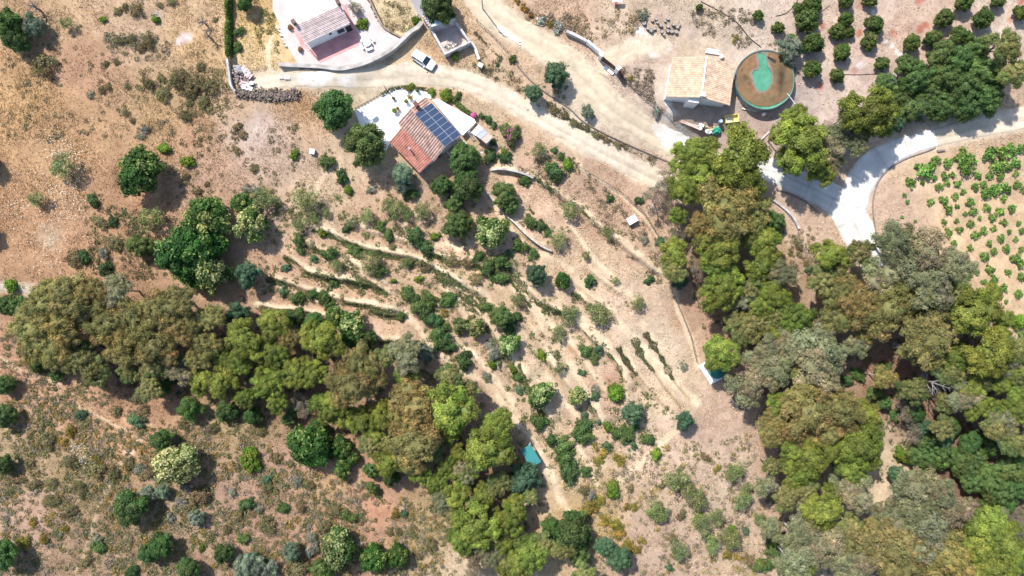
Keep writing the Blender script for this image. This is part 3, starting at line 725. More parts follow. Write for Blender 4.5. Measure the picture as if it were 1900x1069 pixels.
TERR_M = pmat("pale_paving", (.47, .40, .37), .85, .6, .16, .12); REDP = pmat("red_paving", (.52, .25, .24), .85, .8, .22, .12)
tp = [(506,-10),(506,19),(516,38),(523,62),(534,88),(553,118),(594,120),(629,124),(660,118),(690,108),(716,94),(727,86),(742,72),(726,64),(712,54),(705,44),(697,25),(684,-10)]
pave("house_terrace", tp, g1, 2.2, TERR_M, "pale pink concrete terrace round the rose-grey house")
pave("red_paving", [(539,46),(548,50),(572,92),(560,89)], g1 + .012, .03, REDP, "red painted paving along the left gable of the rose-grey house")
pave("red_paving", [(632,4),(642,12),(670,76),(652,58)], g1 + .016, .03, REDP, "red painted paving along the right gable of the rose-grey house")
pave("red_paving", [(570,94),(580,104),(594,117.5),(662,86),(672,80),(650,56)], g1 + .008, .03, REDP, "red painted paving before the house")
def wall_along(name, pts, th, top, depth, mat, label, cat="wall", parts=None, group=None):
    """free wall following plan points; top = height above ground or absolute with ('abs', z)"""
    q = catmull(pts, 5.0)
    if isinstance(top, tuple): k = (1 - top[1] / H) / S; x, y = (q[:, 0] - 950) * k, (534.5 - q[:, 1]) * k; zt = np.full(len(q), top[1]); zg = hz(x, y)
    else: x, y, zg = at_many(q[:, 0], q[:, 1]); zt = zg + top
    tx, ty = np.gradient(x), np.gradient(y); L = np.hypot(tx, ty); nx, ny = -ty / L * th / 2, tx / L * th / 2; b = MB(); vs = []; fs = []
    for i in range(len(q)):
        zb_ = zg[i] - depth
        vs += [(x[i] - nx[i], y[i] - ny[i], zb_), (x[i] + nx[i], y[i] + ny[i], zb_), (x[i] + nx[i], y[i] + ny[i], zt[i]), (x[i] - nx[i], y[i] - ny[i], zt[i])]
    for i in range(len(q) - 1):
        for k in range(4): fs.append((i * 4 + k, i * 4 + (k + 1) % 4, i * 4 + 4 + (k + 1) % 4, i * 4 + 4 + k))
    fs += [(3, 2, 1, 0), tuple(len(vs) - 4 + k for k in range(4))]
    b.add(vs, fs); o = b.build(name, mat); tag(o, label, cat, group); return o
STAINW = pmat("stained_concrete", (.36, .33, .30), .9, .9, .35, .3)
wall_along("retaining_wall", [(517,119),(553,121),(594,123),(629,127),(662,121),(692,110),(718,96),(730,88),(745,74),(762,58),(775,50),(783,40)], .65, ('abs', g1 + .22), 1.8, STAINW, "long curved concrete retaining wall round the pale terrace")
wall_along("garden_wall", [(682,-8),(700,30),(712,52),(728,64),(746,73)], .3, 1.1, .5, pmat("brown_stone", (.26, .19, .14), .9, 1.5, .45, .5), "low brown garden wall between terrace and dry grass")
def stones(name, pts_px, n, r, label, cat, col, seed, hgt=.5, spread=6.0):
    """dry wall or heap as one mesh of rough blocks"""
    rr = np.random.default_rng(seed); q = catmull(pts_px, 2.0); b = MB()
    for k in range(n):
        p = q[rr.integers(len(q))] + np.append(rr.normal(0, spread, 2), 0)[:len(q[0])]; w_ = at(p[0], p[1]); s_ = r * rr.uniform(.6, 1.4)
        a = rr.uniform(0, 6.28); u = Vector((math.cos(a), math.sin(a), rr.uniform(-.3, .3))).normalized(); v = Vector((-math.sin(a), math.cos(a), 0))
        c_ = np.array(col) * rr.uniform(.6, 1.5) * (1 + rr.normal(0, .06, 3))
        b.box(w_ + Vector((0, 0, rr.uniform(0, hgt))), (s_ * rr.uniform(.8, 1.6), s_, s_ * .7), (u, v), c_, rr.uniform(.6, .95))
    o = b.build(name, VC); tag(o, label, cat); return o
STN = [(444,172),(470,174),(500,177),(530,178),(550,176)]
b = MB(); q_ = catmull([(441,172),(470,175),(500,178),(530,180),(552,176)], 3)
stones("stone_wall", STN, 1700, .2, "dark dry-stone bank below the rubble corner", "stone wall", (.155, .12, .095), 3, .55, 4.6)
wall_along("corner_wall", [(425,112),(428,135),(432,161),(440,172)], .35, .9, .6, CONCW, "pale angled wall closing the rubble corner under the clipped hedge")
stones("stone_edging", [(517,50),(522,62),(527,74),(533,86)], 40, .3, "row of pale stones along the terrace edge", "stone edging", (.5, .44, .4), 4, .2, 1.2)
stones("rubble_heap", [(437,140),(447,150),(455,160),(462,148)], 150, .3, "heap of brown rubble in the walled corner", "rubble", (.22, .17, .15), 5, .5, 5.5)
def planks(name, c, ang, n, L, wd, col, label, cat, seed, z=.1, group=None, skew=.15):
    rr = np.random.default_rng(seed); b = MB(); p = at(*c); a = math.radians(ang)
    for k in range(n):
        aa = a + rr.normal(0, skew); u = Vector((math.cos(aa), math.sin(aa), 0)); v = Vector((-math.sin(aa), math.cos(aa), 0)); u0 = Vector((math.cos(a), math.sin(a), 0)); v0 = Vector((-math.sin(a), math.cos(a), 0))
        o_ = v0 * ((k - (n - 1) / 2) * wd * 1.15) + u0 * rr.normal(0, L * .06)
        b.box(p + o_ + Vector((0, 0, z + .03 * (k % 3))), (L * rr.uniform(.8, 1.1), wd, .08), (u, v), np.array(col) * rr.uniform(.8, 1.2))
    o = b.build(name, VC); tag(o, label, cat, group); return o
planks("brick_stack", (459,136), 40, 9, 1.1, .22, (.55, .42, .40), "pinkish stacked bricks heaped in the walled corner", "bricks", 6, .4)
planks("scrap_timber", (443,130), 15, 5, 1.3, .25, (.26, .26, .28), "dark grey scrap boards against the pale corner wall", "boards", 7, .3)
planks("white_boards", (462,161), 2, 4, 1.9, .28, (.78, .76, .73), "white boards lying on the rubble corner's lower edge", "boards", 8, .55)
planks("pink_boards", (453,158), 50, 3, .9, .3, (.55, .42, .40), "short pinkish boards beside the white boards", "boards", 9, .5)
for c_, s_, lb in (((523,142), .8, "striped pale pallet on the ground beside the pale slab"), ((533.5,143), .95, "pale square slab lying beside the striped pallet")):
    b = MB(); p = at(*c_)
    if s_ < .9:
        for k in range(5): b.box(p + Vector((0, (k - 2) * .17, .16)), (.85, .11, .03), None, (.6, .52, .44))
        for k in range(3): b.box(p + Vector(((k - 1) * .36, 0, .08)), (.09, .8, .12), None, (.5, .42, .35))
        tag(b.build("pallet", VC), lb, "pallet")
    else:
        b.box(p + Vector((0, 0, .1)), (.95, .85, .1), (Vector((.99, -.1, 0)), Vector((.1, .99, 0)))); b.box(p + Vector((0, 0, .165)), (.8, .7, .03), (Vector((.99, -.1, 0)), Vector((.1, .99, 0)))); tag(b.build("stone_slab", PALEWOOD), lb, "slab")

# garden furniture on the pale terrace: round table and four curved seats
root = empty("garden_table", W(682.5, 82, g1)); tag(root, "round white garden table on the pale terrace by the rose-grey house", "table")
b = MB(); b.lathe(root.location, [(0, .68), (.62, .68), (.65, .71), (.62, .75), (0, .75)], 24); b.build("table_top", WHITE, root)
b = MB(); b.lathe(root.location, [(.3, 0), (.2, .1), (.12, .3), (.14, .6), (.25, .67)], 14); b.build("pedestal", WHITE, root)
for k, (a, side) in enumerate(((-70, "front"), (150, "house side"), (45, "road side"), (205, "shaded side"))):
    lb = ("curved white bench facing the terrace edge, in front of the round table", "curved white bench nearest the house shadow, round the white table", "curved white bench beyond the round table, towards the green bush", "curved white bench at the round table's end by the house corner")[k]
    o = MB(); c = root.location; vs = []; n = 9
    for i in range(n):
        q = math.radians(a - 32 + 64 * i / (n - 1)); d = Vector((math.cos(q), math.sin(q), 0))
        for r_, z in ((.88, .36), (1.22, .36), (1.22, .45), (.88, .45)): vs.append(c + d * r_ + Vector((0, 0, z)))
    fs = [(3, 2, 1, 0), tuple(4 * (n - 1) + k_ for k_ in range(4))]
    for i in range(n - 1):
        for j in range(4): fs.append((i * 4 + j, i * 4 + (j + 1) % 4, i * 4 + 4 + (j + 1) % 4, i * 4 + 4 + j))
    br = empty("garden_bench", c + Vector((math.cos(math.radians(a)) * 1.05, math.sin(math.radians(a)) * 1.05, 0)))
    tag(br, lb, "bench", "curved benches round the garden table")
    o.add(vs, fs); o.build("seat", WHITE, br)
    for s in (-1, 1):
        q = math.radians(a + 22 * s); MB().box(c + Vector((math.cos(q) * 1.05, math.sin(q) * 1.05, .18)), (.26, .2, .36)).build("leg", WHITE, br)

# ---- roofless pen and shed
gp = float(at(835, 75).z); zt = gp + 1.6
root = empty("concrete_pen", (*W(835, 68, gp).xy, gp)); tag(root, "roofless grey concrete pen behind the white car", "pen")
cn = [W(797, 52, zt), W(845, 37, zt), W(874.5, 78, zt), W(825, 102, zt)]
cen = sum(cn, Vector()) / 4
for i in range(4):
    a, b_ = cn[i], cn[(i + 1) % 4]; d = (b_ - a).normalized(); nin = (cen - (a + b_) / 2); nin -= d * nin.dot(d); nin.normalize()
    e0, e1 = (0, 0) if i % 2 == 0 else (.34, .34)
    P_ = [a + d * e0, b_ - d * e1, b_ - d * e1 + nin * .34, a + d * e0 + nin * .34]
    MB().prism([tuple(p.xy) for p in P_], gp - .8, zt + (.0 if i else .25)).build("wall", pmat("weathered_grey", (.46, .42, .41), .9, 1.3, .35, .4), root)
inn = [p + (cen - p).normalized() * .4 for p in cn]
MB().prism([tuple(p.xy) for p in inn], gp - .5, gp + .12).build("floor", pmat("dusty_floor", (.50, .42, .37), .95, .8, .25), root)
stones("debris_heap", [(829,88),(836,86),(842,84)], 60, .22, "small heap of pale debris inside the roofless pen", "debris", (.42, .38, .33), 12, .5, 3.5)
root = empty("block_shed", (*W(812, 36, gp).xy, gp)); tag(root, "flat pale grey roofed shed half hidden by a dark tree", "shed")
P_ = [W(783, 30, gp + 2.6), W(797.5, 50.5, gp + 2.6), W(845, 35.5, gp + 2.6), W(829, 8, gp + 2.6)]
MB().prism([tuple(p.xy) for p in P_], gp - .6, gp + 2.48).build("wall", CONCW, root)
MB().slab([p + (p - sum(P_, Vector()) / 4) * .015 for p in P_], .12).build("roof", pmat("pale_sheet", (.60, .66, .68), .5, .8, .08), root)
b = MB()
for k, (x, y) in enumerate(((784,31),(787,35),(790,39),(793,43),(796,47))): b.box(W(x + 1.5, y, gp + 2.68), (.35, .25, .2), None, (.5, .36, .3))
b.build("parapet", VC, root)
wall_along("crumbled_wall", [(874,80),(881,90),(886,103),(889,112)], .45, .5, .5, pmat("crumbling_plaster", (.6, .52, .46), .9, 2, .3, .4), "short pale crumbling wall leading from the pen to the road")
root = empty("utility_post", at(892, 124)); tag(root, "squat concrete post with a cap at the road edge near the pen", "post")
MB().box(root.location + Vector((0, 0, .45)), (.7, .6, .9), (Vector((.9, -.43, 0)), Vector((.43, .9, 0)))).build("base", CONCW, root); MB().box(root.location + Vector((0, 0, .95)), (.82, .72, .1), (Vector((.9, -.43, 0)), Vector((.43, .9, 0)))).build("cap", PALEWOOD, root)
root = empty("utility_pole", at(896, 17)); tag(root, "thin grey utility pole beside the dark tree above the dirt track", "pole")
MB().tube([root.location, root.location + Vector((0, 0, 6.5))], .12, 8, r1=.08).build("pole", PALEWOOD, root)
MB().box(root.location + Vector((0, 0, 6.1)), (1.5, .1, .1), (Vector((.8, -.6, 0)), Vector((.6, .8, 0)))).build("crossarm", PALEWOOD, root)
for k, (x, y, an, lb) in enumerate(((933,58,-33,"long white planks lying beside the dirt track, upper stack"), (953,72,-34,"long white planks lying beside the dirt track, lower stack"))):
    planks("plank_stack", (x, y), an, 3, 2.6, .2, (.76, .74, .72), lb, "planks", 20 + k, .12, "white plank stacks by the dirt track", .04)

# ---- beige roofed house
g3 = float(at(1300, 150).z); zr, zeL, zeR = g3 + 4.3, g3 + 3.3, g3 + 2.9
R0, R1 = W(1311.5, 105, zr), W(1301.5, 181, zr); E0, E1 = W(1247.5, 106.5, zeL), W(1235.5, 180, zeL); F0, F1 = W(1363, 121.5, zeR), W(1354, 196, zeR)
ax = R1 - R0; ax.z = 0; ax.normalize(); nx_ = Vector((-ax.y, ax.x, 0)); nx_ = nx_ if nx_.x > 0 else -nx_
zb = g3 - 1.4
root = empty("gabled_house", (*((R0 + R1) / 2).xy, zb)); tag(root, "white gabled house with two beige tile slopes next to the round reservoir", "house")
pf = lambda a, r_, c_, e: [pr(a, zb) + nx_ * .35 + ax * e, pr(a, zeL - .15) + nx_ * .35 + ax * e, pr(r_, zr - .2) + ax * e, pr(c_, zeR - .15) - nx_ * .5 + ax * e, pr(c_, zb) - nx_ * .5 + ax * e]
shell(root, "wall", pf(E0, R0, F0, .3), pf(E1, R1, F1, -.45), WHITE)
BG, BG2 = (.48, .325, .215), (.55, .40, .28)
roof_part(root, "roof", [R0, R1, E1, E0], 22, 14, BG, BG2, 31, amp=.05, spread=.09)
roof_part(root, "roof", [R0, R1, F1, F0], 22, 12, (.53, .36, .24), (.60, .435, .30), 32, amp=.05, spread=.10)
b = MB(); b.tube([R0 + Vector((0, 0, .06)), R1 + Vector((0, 0, .06))], .14, 8, (.72, .66, .6)); b.build("ridge_tiles", ROOF, root)
b = MB(); b.box(pr(R1, zr + .2) - ax * .35, (.55, .6, 1.1), (ax, nx_)); b.box(pr(R1, zr + .8) - ax * .35, (.7, .75, .12), (ax, nx_)); b.build("chimney", WHITE, root)
# chimney breast on the gable and openings
b = MB(); cb = pr(R1, 0) - ax * .45 - nx_ * .9; b.box(Vector((cb.x, cb.y, (zb + zr - .9) / 2)) + ax * .55, (1.1, 1.7, zr - .9 - zb), (ax, nx_), taper=.97); b.build("chimney_breast", WHITE, root)
c = pr(E1, g3 + 1.2) * .5 + pr(R1, g3 + 1.2) * .5 - ax * .45 - nx_ * 1.1; opening(root, "window", c + ax * .003, nx_, 1.0, 1.0, ax, WOOD, GLASS)
c = pr(F1, g3 + .3) * .6 + pr(R1, g3 + .3) * .4 - ax * .45; opening(root, "door", c + ax * .003, nx_, .95, 2.0, ax, WOOD, DARK, False)
# things in its yard
TIM = (.62, .52, .42)
planks("concrete_trough", (1323,97), -8, 2, 2.2, .36, (.76, .72, .66), "long pale trough lying behind the beige roof's ridge", "trough", 40, .25, skew=.01)
b = MB(); p = at(1338, 106); b.lathe(p, [(.3, 0), (.34, .1), (.34, .5), (.25, .6), (.1, .62)], 12); tag(b.build("plastic_drum", WPLAST), "small white drum behind the beige roof beside the trough", "drum")
root = empty("builders_skip", at(1356, 222)); tag(root, "yellow open skip in the shade edge below the beige roof", "skip")
u, v = Vector((.99, .12, 0)), Vector((-.12, .99, 0)); YEL = pmat("yellow_paint", (.72, .6, .22), .5, 2, .15)
b = MB()
for s, (sz, o_) in enumerate((((2.2, .09, .75), v * .6), ((2.2, .09, .75), v * -.6), ((.09, 1.11, .75), u * 1.055), ((.09, 1.11, .75), u * -1.055), ((2.0, 1.1, .06), Vector((0, 0, -.3))))): b.box(root.location + o_ + Vector((0, 0, .5)), sz, (u, v))
b.build("body", YEL, root); MB().box(root.location + Vector((0, 0, .45)) - u * .45, (.9, 1.05, .3), (u, v)).build("load", PALEWOOD, root)
planks("long_plank", (1390,204), -11, 1, 3.0, .2, (.72, .62, .54), "single pale plank on bare soil below the reservoir", "plank", 41, .08, skew=.0)
planks("red_planks", (1283,232), -23, 3, 3.2, .17, (.60, .40, .34), "reddish planks laid out below the beige-roofed house", "planks", 42, .08, skew=.03)
planks("timber_scraps", (1318,236), 8, 5, 1.8, .22, (.48, .33, .2), "brown timber scraps beside the green tarp heap", "timber", 43, .1, skew=.25)
root = empty("tarp_heap", at(1327, 241)); tag(root, "crumpled green tarp over a heap below the beige-roofed house", "tarp")
def blob(c, rx, ry, rz, seed, n=14, amp=.25):
    rr = np.random.default_rng(seed); b = MB(); vs = []; fs = []; m = n // 2
    for i in range(m + 1):
        ph = math.pi / 2 * i / m
        for k in range(n):
            q = 2 * math.pi * k / n; s_ = 1 + rr.normal(0, amp) * (1 if i < m else 0)
            vs.append(Vector(c) + Vector((rx * math.cos(q) * math.cos(ph) * s_, ry * math.sin(q) * math.cos(ph) * s_, rz * math.sin(ph) * s_)))
    for i in range(m):
        for k in range(n): fs.append((i * n + k, i * n + (k + 1) % n, (i + 1) * n + (k + 1) % n, (i + 1) * n + k))
    return b.add(vs, fs)
blob(root.location, .95, .75, .6, 5, amp=.12).build("tarp", pmat("green_tarp", (.03, .30, .20), .5, 3, .25), root); blob(root.location + Vector((-.9, -.25, 0)), .7, .5, .4, 6, amp=.15).build("white_sheet", WPLAST, root)
b = MB(); b.lathe(at(1335, 227), [(.28, 0), (.31, .1), (.29, .4), (.31, .7), (.28, .9), (0, .9)], 14); tag(b.build("oil_drum", pmat("blue_grey_drum", (.35, .42, .52), .4, 2, .15)), "blue-grey drum standing between the yellow skip and the green tarp", "drum")
b = MB(); p = at(1300, 234); b.box(p + Vector((0, 0, .35)), (.8, .5, .5), (Vector((.95, -.3, 0)), Vector((.3, .95, 0)))); b.lathe(p + Vector((-.1, -.5, .25)), [(0, -.25), (.25, -.2), (.28, 0), (.25, .2), (0, .25)], 12); tag(b.build("cement_mixer", WPLAST), "white cement mixer at the end of the reddish planks", "mixer")
for k, (x, y, lb) in enumerate(((1410, 204, "white canister against the reservoir's lower rim"), (1416, 213, "white canister a step away from the reservoir"))):
    b = MB(); b.lathe(at(x, y), [(.25, 0), (.3, .08), (.3, .5), (.2, .62), (.08, .66), (.08, .74), (0, .74)], 14); tag(b.build("canister", WPLAST), lb, "canister")
planks("timber_ladder", (1420,251), 42, 2, 2.6, .12, (.5, .45, .42), "grey timber rails lying beside the bright acacia above the fork", "timber", 44, .15, skew=.02)

# ---- round reservoir
gr = float(at(1419, 149).z); c0 = W(1419.5, 148.5, gr + 1.3); c0.z = gr; RR = 4.85
root = empty("round_reservoir", c0); tag(root, "round reservoir with green liner and drying brown sludge", "reservoir")
b = MB(); n = 96; vs = []; fs = []
prof_ = [(RR, -.6), (RR, 1.3), (RR - .06, 1.33), (RR - .06, .6)]
for k in range(n):
    q = 2 * math.pi * k / n; w_ = .025 * (1 if k % 2 else -1)
    for r_, z in prof_: vs.append(c0 + Vector(((r_ + w_) * math.cos(q), (r_ + w_) * math.sin(q), z)))
for k in range(n):
    for j in range(3): fs.append((k * 4 + j, ((k + 1) % n) * 4 + j, ((k + 1) % n) * 4 + j + 1, k * 4 + j + 1))
b.add(vs, fs); b.build("tank_wall", pmat("galvanised_sheet", (.30, .33, .34), .5, 1.0, .2, metal=.3), root)
LIN = pmat("green_liner", (.07, .245, .15), .5, .9, .22, .1)
b = MB(); b.lathe(c0, [(RR - .08, 1.37), (RR - .12, 1.36), (RR - .14, 1.2), (RR - .6, 1.18), (0, 1.15)], 72, caps=False); b.build("liner", LIN, root, True)
b = MB(); b.lathe(c0, [(RR + .08, 1.1), (RR + .07, 1.36), (RR - .02, 1.4), (RR - .12, 1.38)], 72, caps=False)
b.build("rim", pmat("rim_sheet", (.085, .11, .105), .6, .6, .5), root, True)
# sludge with the bare tongue of liner
def sludge():
    n = 190; xs = np.linspace(-RR, RR, n); A, B = np.meshgrid(xs, xs, indexing='ij'); Rr = np.hypot(A, B)
    px_ = 1419.5 + A * S; py_ = 148.5 - B * S
    tongue = [(1421,95),(1419,104),(1409,97),(1406,103),(1409,112),(1409,122),(1408,130),(1400,132),(1397,138),(1399,146),(1402,156),(1406,165),(1411,169),(1418,168),(1426,161),(1430,150),(1431,138),(1428,130),(1424,120),(1421,110)]
    wob = 2.2 * (vnoise(A, B, .5, 61) - .5)
    ins = in_poly(px_ + wob, py_ + wob, tongue)
    keep = (Rr < RR - .06 - .12 * vnoise(A, B, 1.2, 62) - .5 * np.clip((-B) / RR, 0, 1) ** 2) & ~ins
    z = 1.26 + .04 * (vnoise(A, B, .8, 63) - .5)
    col = np.zeros(A.shape + (3,)); t = vnoise(A, B, 1.6, 64); base = np.array((.205, .110, .050)); b2 = np.array((.125, .088, .042))
    col[:] = base; col += (b2 - base) * t[..., None]
    dk = np.exp(-(((px_ - 1449) / 7) ** 2)) * np.exp(-(((py_ - 145) / 28) ** 2)) * (.4 + .6 * vnoise(A, B, .5, 65)); col *= (1 - .7 * np.clip(dk * 1.3, 0, 1))[..., None]
    for (x, y, r_) in ((1386, 147, 4), (1384, 140, 5), (1391, 155, 3), (1379, 131, 3)): col *= (1 - .5 * np.exp(-((px_ - x) ** 2 + (py_ - y) ** 2) / r_ ** 2) * vnoise(A, B, .25, 66))[..., None]
    d, _, _ = seg_dist(px_ + wob, py_ + wob, tongue + tongue[:1]); edge = 1 - sstep(d, 2.0, 6.0); col = col * (1 - .75 * edge[..., None]) + np.array((.20, .17, .15)) * (.75 * edge[..., None])
    idx = np.arange(n * n).reshape(n, n); kq = keep[:-1, :-1] & keep[1:, :-1] & keep[1:, 1:] & keep[:-1, 1:]
    f = np.stack([idx[:-1, :-1], idx[1:, :-1], idx[1:, 1:], idx[:-1, 1:]], -1)[kq]
    used = np.unique(f); mp = -np.ones(n * n, int); mp[used] = np.arange(len(used))
    V = np.stack([A, B, z], -1).reshape(-1, 3)[used]
    return np_mesh("sludge", V, mp[f], None, col.reshape(-1, 3)[used], True)
link("sludge", sludge(), pmat("drying_sludge", None, .7, 1.5, .25, .2, attr=True), root)
b = MB(); b.slab([W(1424, 104, gr + 1.42), W(1440, 112, gr + 1.42), W(1437, 122, gr + 1.2), W(1424, 110, gr + 1.2)], .05); b.build("liner_fold_shadow", HOSE, root)  # black plate: the dark shadow in the folded liner, put in as colour
b = MB(); b.tube([W(1461, 174, gr + 1.45), W(1484, 204, gr + .8)], .06, 6); tag(b.build("overflow_pipe", WPLAST), "white pipe running from the reservoir rim towards the acacia", "pipe")

# ---- gate, walls and fences by the upper track
gg = float(at(1130, 112).z)
root = empty("yard_gate", at(1131, 113)); tag(root, "solid brown metal gate between two white pillars", "gate")
pa, pb = at(1115, 103, 1.6), at(1146, 129, 1.6); d = (pb - pa).normalized(); d.z = 0; nrm = Vector((-d.y, d.x, 0))
Lg = (pb - pa).length
b = MB(); m_ = (pa + pb) / 2; b.box(Vector((m_.x, m_.y, gg + .95)), (Lg - .75, .06, 1.7), (d, nrm))
for k in range(12): b.box(Vector((m_.x, m_.y, gg + .95)) + d * ((k - 5.5) * (Lg - .9) / 12), (.05, .1, 1.66), (d, nrm))
b.build("leaf", WOOD, root)
for p in (pa, pb):
    f = MB(); f.box(Vector((p.x, p.y, gg + 1.0)), (.5, .5, 2.6), (d, nrm)); f = f.build("pillar", WHITE, root)
    MB().box(Vector((p.x, p.y, gg + 2.36)), (.66, .66, .12), (d, nrm)).build("cap", WHITE, f)
MB().box(Vector((m_.x, m_.y, gg + .03)) - nrm * .5 + d * .6, (Lg - 1.6, .55, .14), (d, nrm)).build("threshold", WHITE, root)
wall_along("yard_wall", [(1088,81),(1100,91),(1111,100)], .34, 1.5, .5, WHITE, "white rendered wall joining the brown gate's pillar")
wall_along("block_wall", [(1050,62),(1062,67),(1076,74),(1087,80)], .45, 1.1, .5, CONCW, "grey weathered block wall between flowers and white wall")
wall_along("boarded_wall", [(1148,132),(1151,138),(1155,143)], .25, 1.3, .5, WOOD, "short brown boarded panel just past the brown gate")
POSTW = pmat("grey_posts", (.25, .22, .2), .8, 3, .2)
fence_rails("wire_fence", [(1156,144),(1180,170),(1207,192),(1228,205),(1250,225),(1285,250)], 1.2, "dark wire fence from the brown gate down past the beige-roofed house", 22, HOSE, POSTW, rails=(.3, .65, .98), rr=.02)
fence_rails("wire_fence", [(1069,308),(1110,333),(1147,354),(1193,394),(1220,438)], 1.2, "wire fence passing the white box on the slope", 22, HOSE, POSTW, rails=(.3, .65, .98), rr=.018)
fence_rails("wire_fence", [(1248,545),(1266,588),(1281,626),(1291,670)], 1.2, "wire fence down to the green water tank", 16, HOSE, POSTW, rails=(.3, .65, .98), rr=.018)
fence_rails("wire_fence", [(963,2),(985,18),(1005,34),(1040,55)], 1.1, "wire fence behind the orange and white flowers", 12, HOSE, POSTW, rails=(.4, .95), rr=.018)
fence_rails("wire_fence", [(884,40),(905,58),(930,85),(955,112)], 1.1, "sagging wire fence beside the white plank stacks", 10, HOSE, POSTW, rails=(.5, .95), rr=.018)
ground_line("water_pipe", [(952,112),(980,145),(1008,169),(1054,200),(1081,225),(1117,246),(1157,265),(1200,284),(1243,302)], .13, pmat("grey_brown_pipe", (.17, .14, .12), .7, 2, .2), "long dark pipe along the bank between the two dirt tracks", "pipe", .1)
ground_line("irrigation_hose", [(1300,3),(1325,16),(1350,30),(1370,45),(1390,70),(1412,88)], .07, HOSE, "black irrigation hose running from the small bush to the reservoir", "hose", .06)
ground_line("irrigation_hose", [(1440,30),(1458,25),(1472,12),(1480,0)], .06, HOSE, "short black irrigation hose above the grey olive tree", "hose", .06)
ground_line("irrigation_hose", [(1560,138),(1590,139),(1625,138),(1650,146)], .05, HOSE, "thin black hose below the reservoir orchard's last citrus", "hose", .05)
ground_line("irrigation_hose", [(1465,80),(1500,40),(1540,10)], .05, HOSE, "thin black hose crossing between the upper citrus trees", "hose", .05)
wall_along("culvert_head", [(1738,281),(1752,279)], .3, .3, .5, KERB, "dark culvert mouth beside the upper lane")
# white garden walls and paths on the terraces
wall_along("terrace_wall", [(938,399),(955,414),(975,434),(997,452),(1012,461),(1023,466)], .24, .6, .5, pmat("weathered_white", (.47, .42, .36), .9, 2.5, .35, .3), "white wall stepping down the terrace above the large avocado")
wall_along("terrace_wall", [(903,358),(915,371),(928,386),(936,396)], .3, .6, .5, pmat("grey_blockwork", (.42, .37, .33), .9, 2, .3), "grey wall between the shaded trees and the white terrace wall")
wall_along("terrace_wall", [(910,316),(930,314),(955,318),(975,324),(990,331)], .28, .3, .5, CONCW, "low grey curved wall along the upper terrace path")
# bank of stones by the fork and ditch
ground_line("drain_pipe", [(1444,378),(1462,398),(1478,420),(1484,445),(1500,480)], .12, KERB, "dark drain line falling away below the concrete fork", "pipe", .05)
wall_along("drain_wall", [(1434,372),(1452,385),(1470,402),(1482,425)], .35, .35, .4, CONCW, "low concrete edge beside the dark drain below the fork")

# ---- small structures
def hive(px, py, sx, sy, hh, ang, name, label, cat, col=WPLAST):
    root = empty(name, at(px, py, hh)); tag(root, label, cat); a = math.radians(ang); u = Vector((math.cos(a), math.sin(a), 0)); v = Vector((-math.sin(a), math.cos(a), 0))
    MB().box(root.location + Vector((0, 0, hh / 2)), (sx, sy, hh), (u, v)).build("body", GREYW, root); MB().box(root.location + Vector((0, 0, hh + .05)), (sx * 1.12, sy * 1.12, .1), (u, v)).build("lid", col, root)
    MB().box(root.location + Vector((0, 0, hh + .12)) + u * .1, (sx * .2, sy * .2, .06), (u, v)).build("hatch", GREYW, root)
    return root
hive(1173, 408, 1.45, 1.05, 1.0, 30, "white_box", "white box with a lid on the bare slope beside the wire fence", "box")
hive(579, 281, .75, .75, .6, -10, "white_box", "small white box at the top of the sandy terrace strip", "box")
root = empty("tilted_board", at(1144, 4)); tag(root, "white board on a red stand at the picture's upper edge", "board")
MB().slab([root.location + Vector((x, y, z)) for x, y, z in ((-.85, -.4, 1.0), (.85, -.4, 1.0), (.85, .5, 1.3), (-.85, .5, 1.3))], .08).build("panel", WPLAST, root)
MB().box(root.location + Vector((-.1, -.5, .45)), (.35, .5, .9), None, taper=.8).build("stand", pmat("red_paint", (.32, .09, .08), .6, 2, .2), root)
# teal shelter
gs_ = float(at(988, 842).z); zt = gs_ + 2.2
root = empty("teal_shelter", (*W(985, 843, zt).xy, gs_)); tag(root, "teal corrugated roof shelter at the edge of the trees", "shelter")
a, b_, c_, d_ = W(984.5, 824.5, zt), W(1004, 857.5, zt), W(985, 869, zt - .2), W(965.5, 836, zt - .2)
def corr(q, n, amp, mat, name, root):
    u = q[1] - q[0]; v = q[3] - q[0]; b = MB(); vs = []; fs = []
    for i in range(n + 1):
        o_ = Vector((0, 0, amp * (1 if i % 2 else -1)))
        for t in (0, 1): vs.append(q[0] + u * (i / n) + v * t + o_); vs.append(q[0] + u * (i / n) + v * t + o_ - Vector((0, 0, .03)))
    for i in range(n):
        k = i * 4; fs += [(k, k + 4, k + 6, k + 2), (k + 1, k + 3, k + 7, k + 5), (k, k + 1, k + 5, k + 4), (k + 2, k + 6, k + 7, k + 3)]
    fs += [(0, 2, 3, 1), (4 * n, 4 * n + 1, 4 * n + 3, 4 * n + 2)]
    b.add(vs, fs); return b.build(name, mat, root)
corr([a, b_, c_, d_], 26, .02, pmat("teal_sheet", (.02, .18, .175), .45, 1.2, .18), "roof", root)
for p in (a, b_, c_, d_):
    q = p + (sum((a, b_, c_, d_), Vector()) / 4 - p) * .06; MB().tube([pr(q, gs_ - .3), pr(q, q.z - .03)], .06, 6).build("post", PALEWOOD, root)
MB().slab([pr(d_, gs_ + 1.9) * .9 + pr(c_, gs_ + 1.9) * .1, pr(d_, gs_ + 1.9) * .1 + pr(c_, gs_ + 1.9) * .9, pr(c_, gs_) * .9 + pr(d_, gs_) * .1, pr(d_, gs_) * .9 + pr(c_, gs_) * .1], .05).build("back_wall", WOOD, root)
planks("white_post", (982,822), 72, 1, .9, .2, (.8, .79, .77), "short white board at the upper corner of the teal shelter", "board", 51, .9, skew=0)
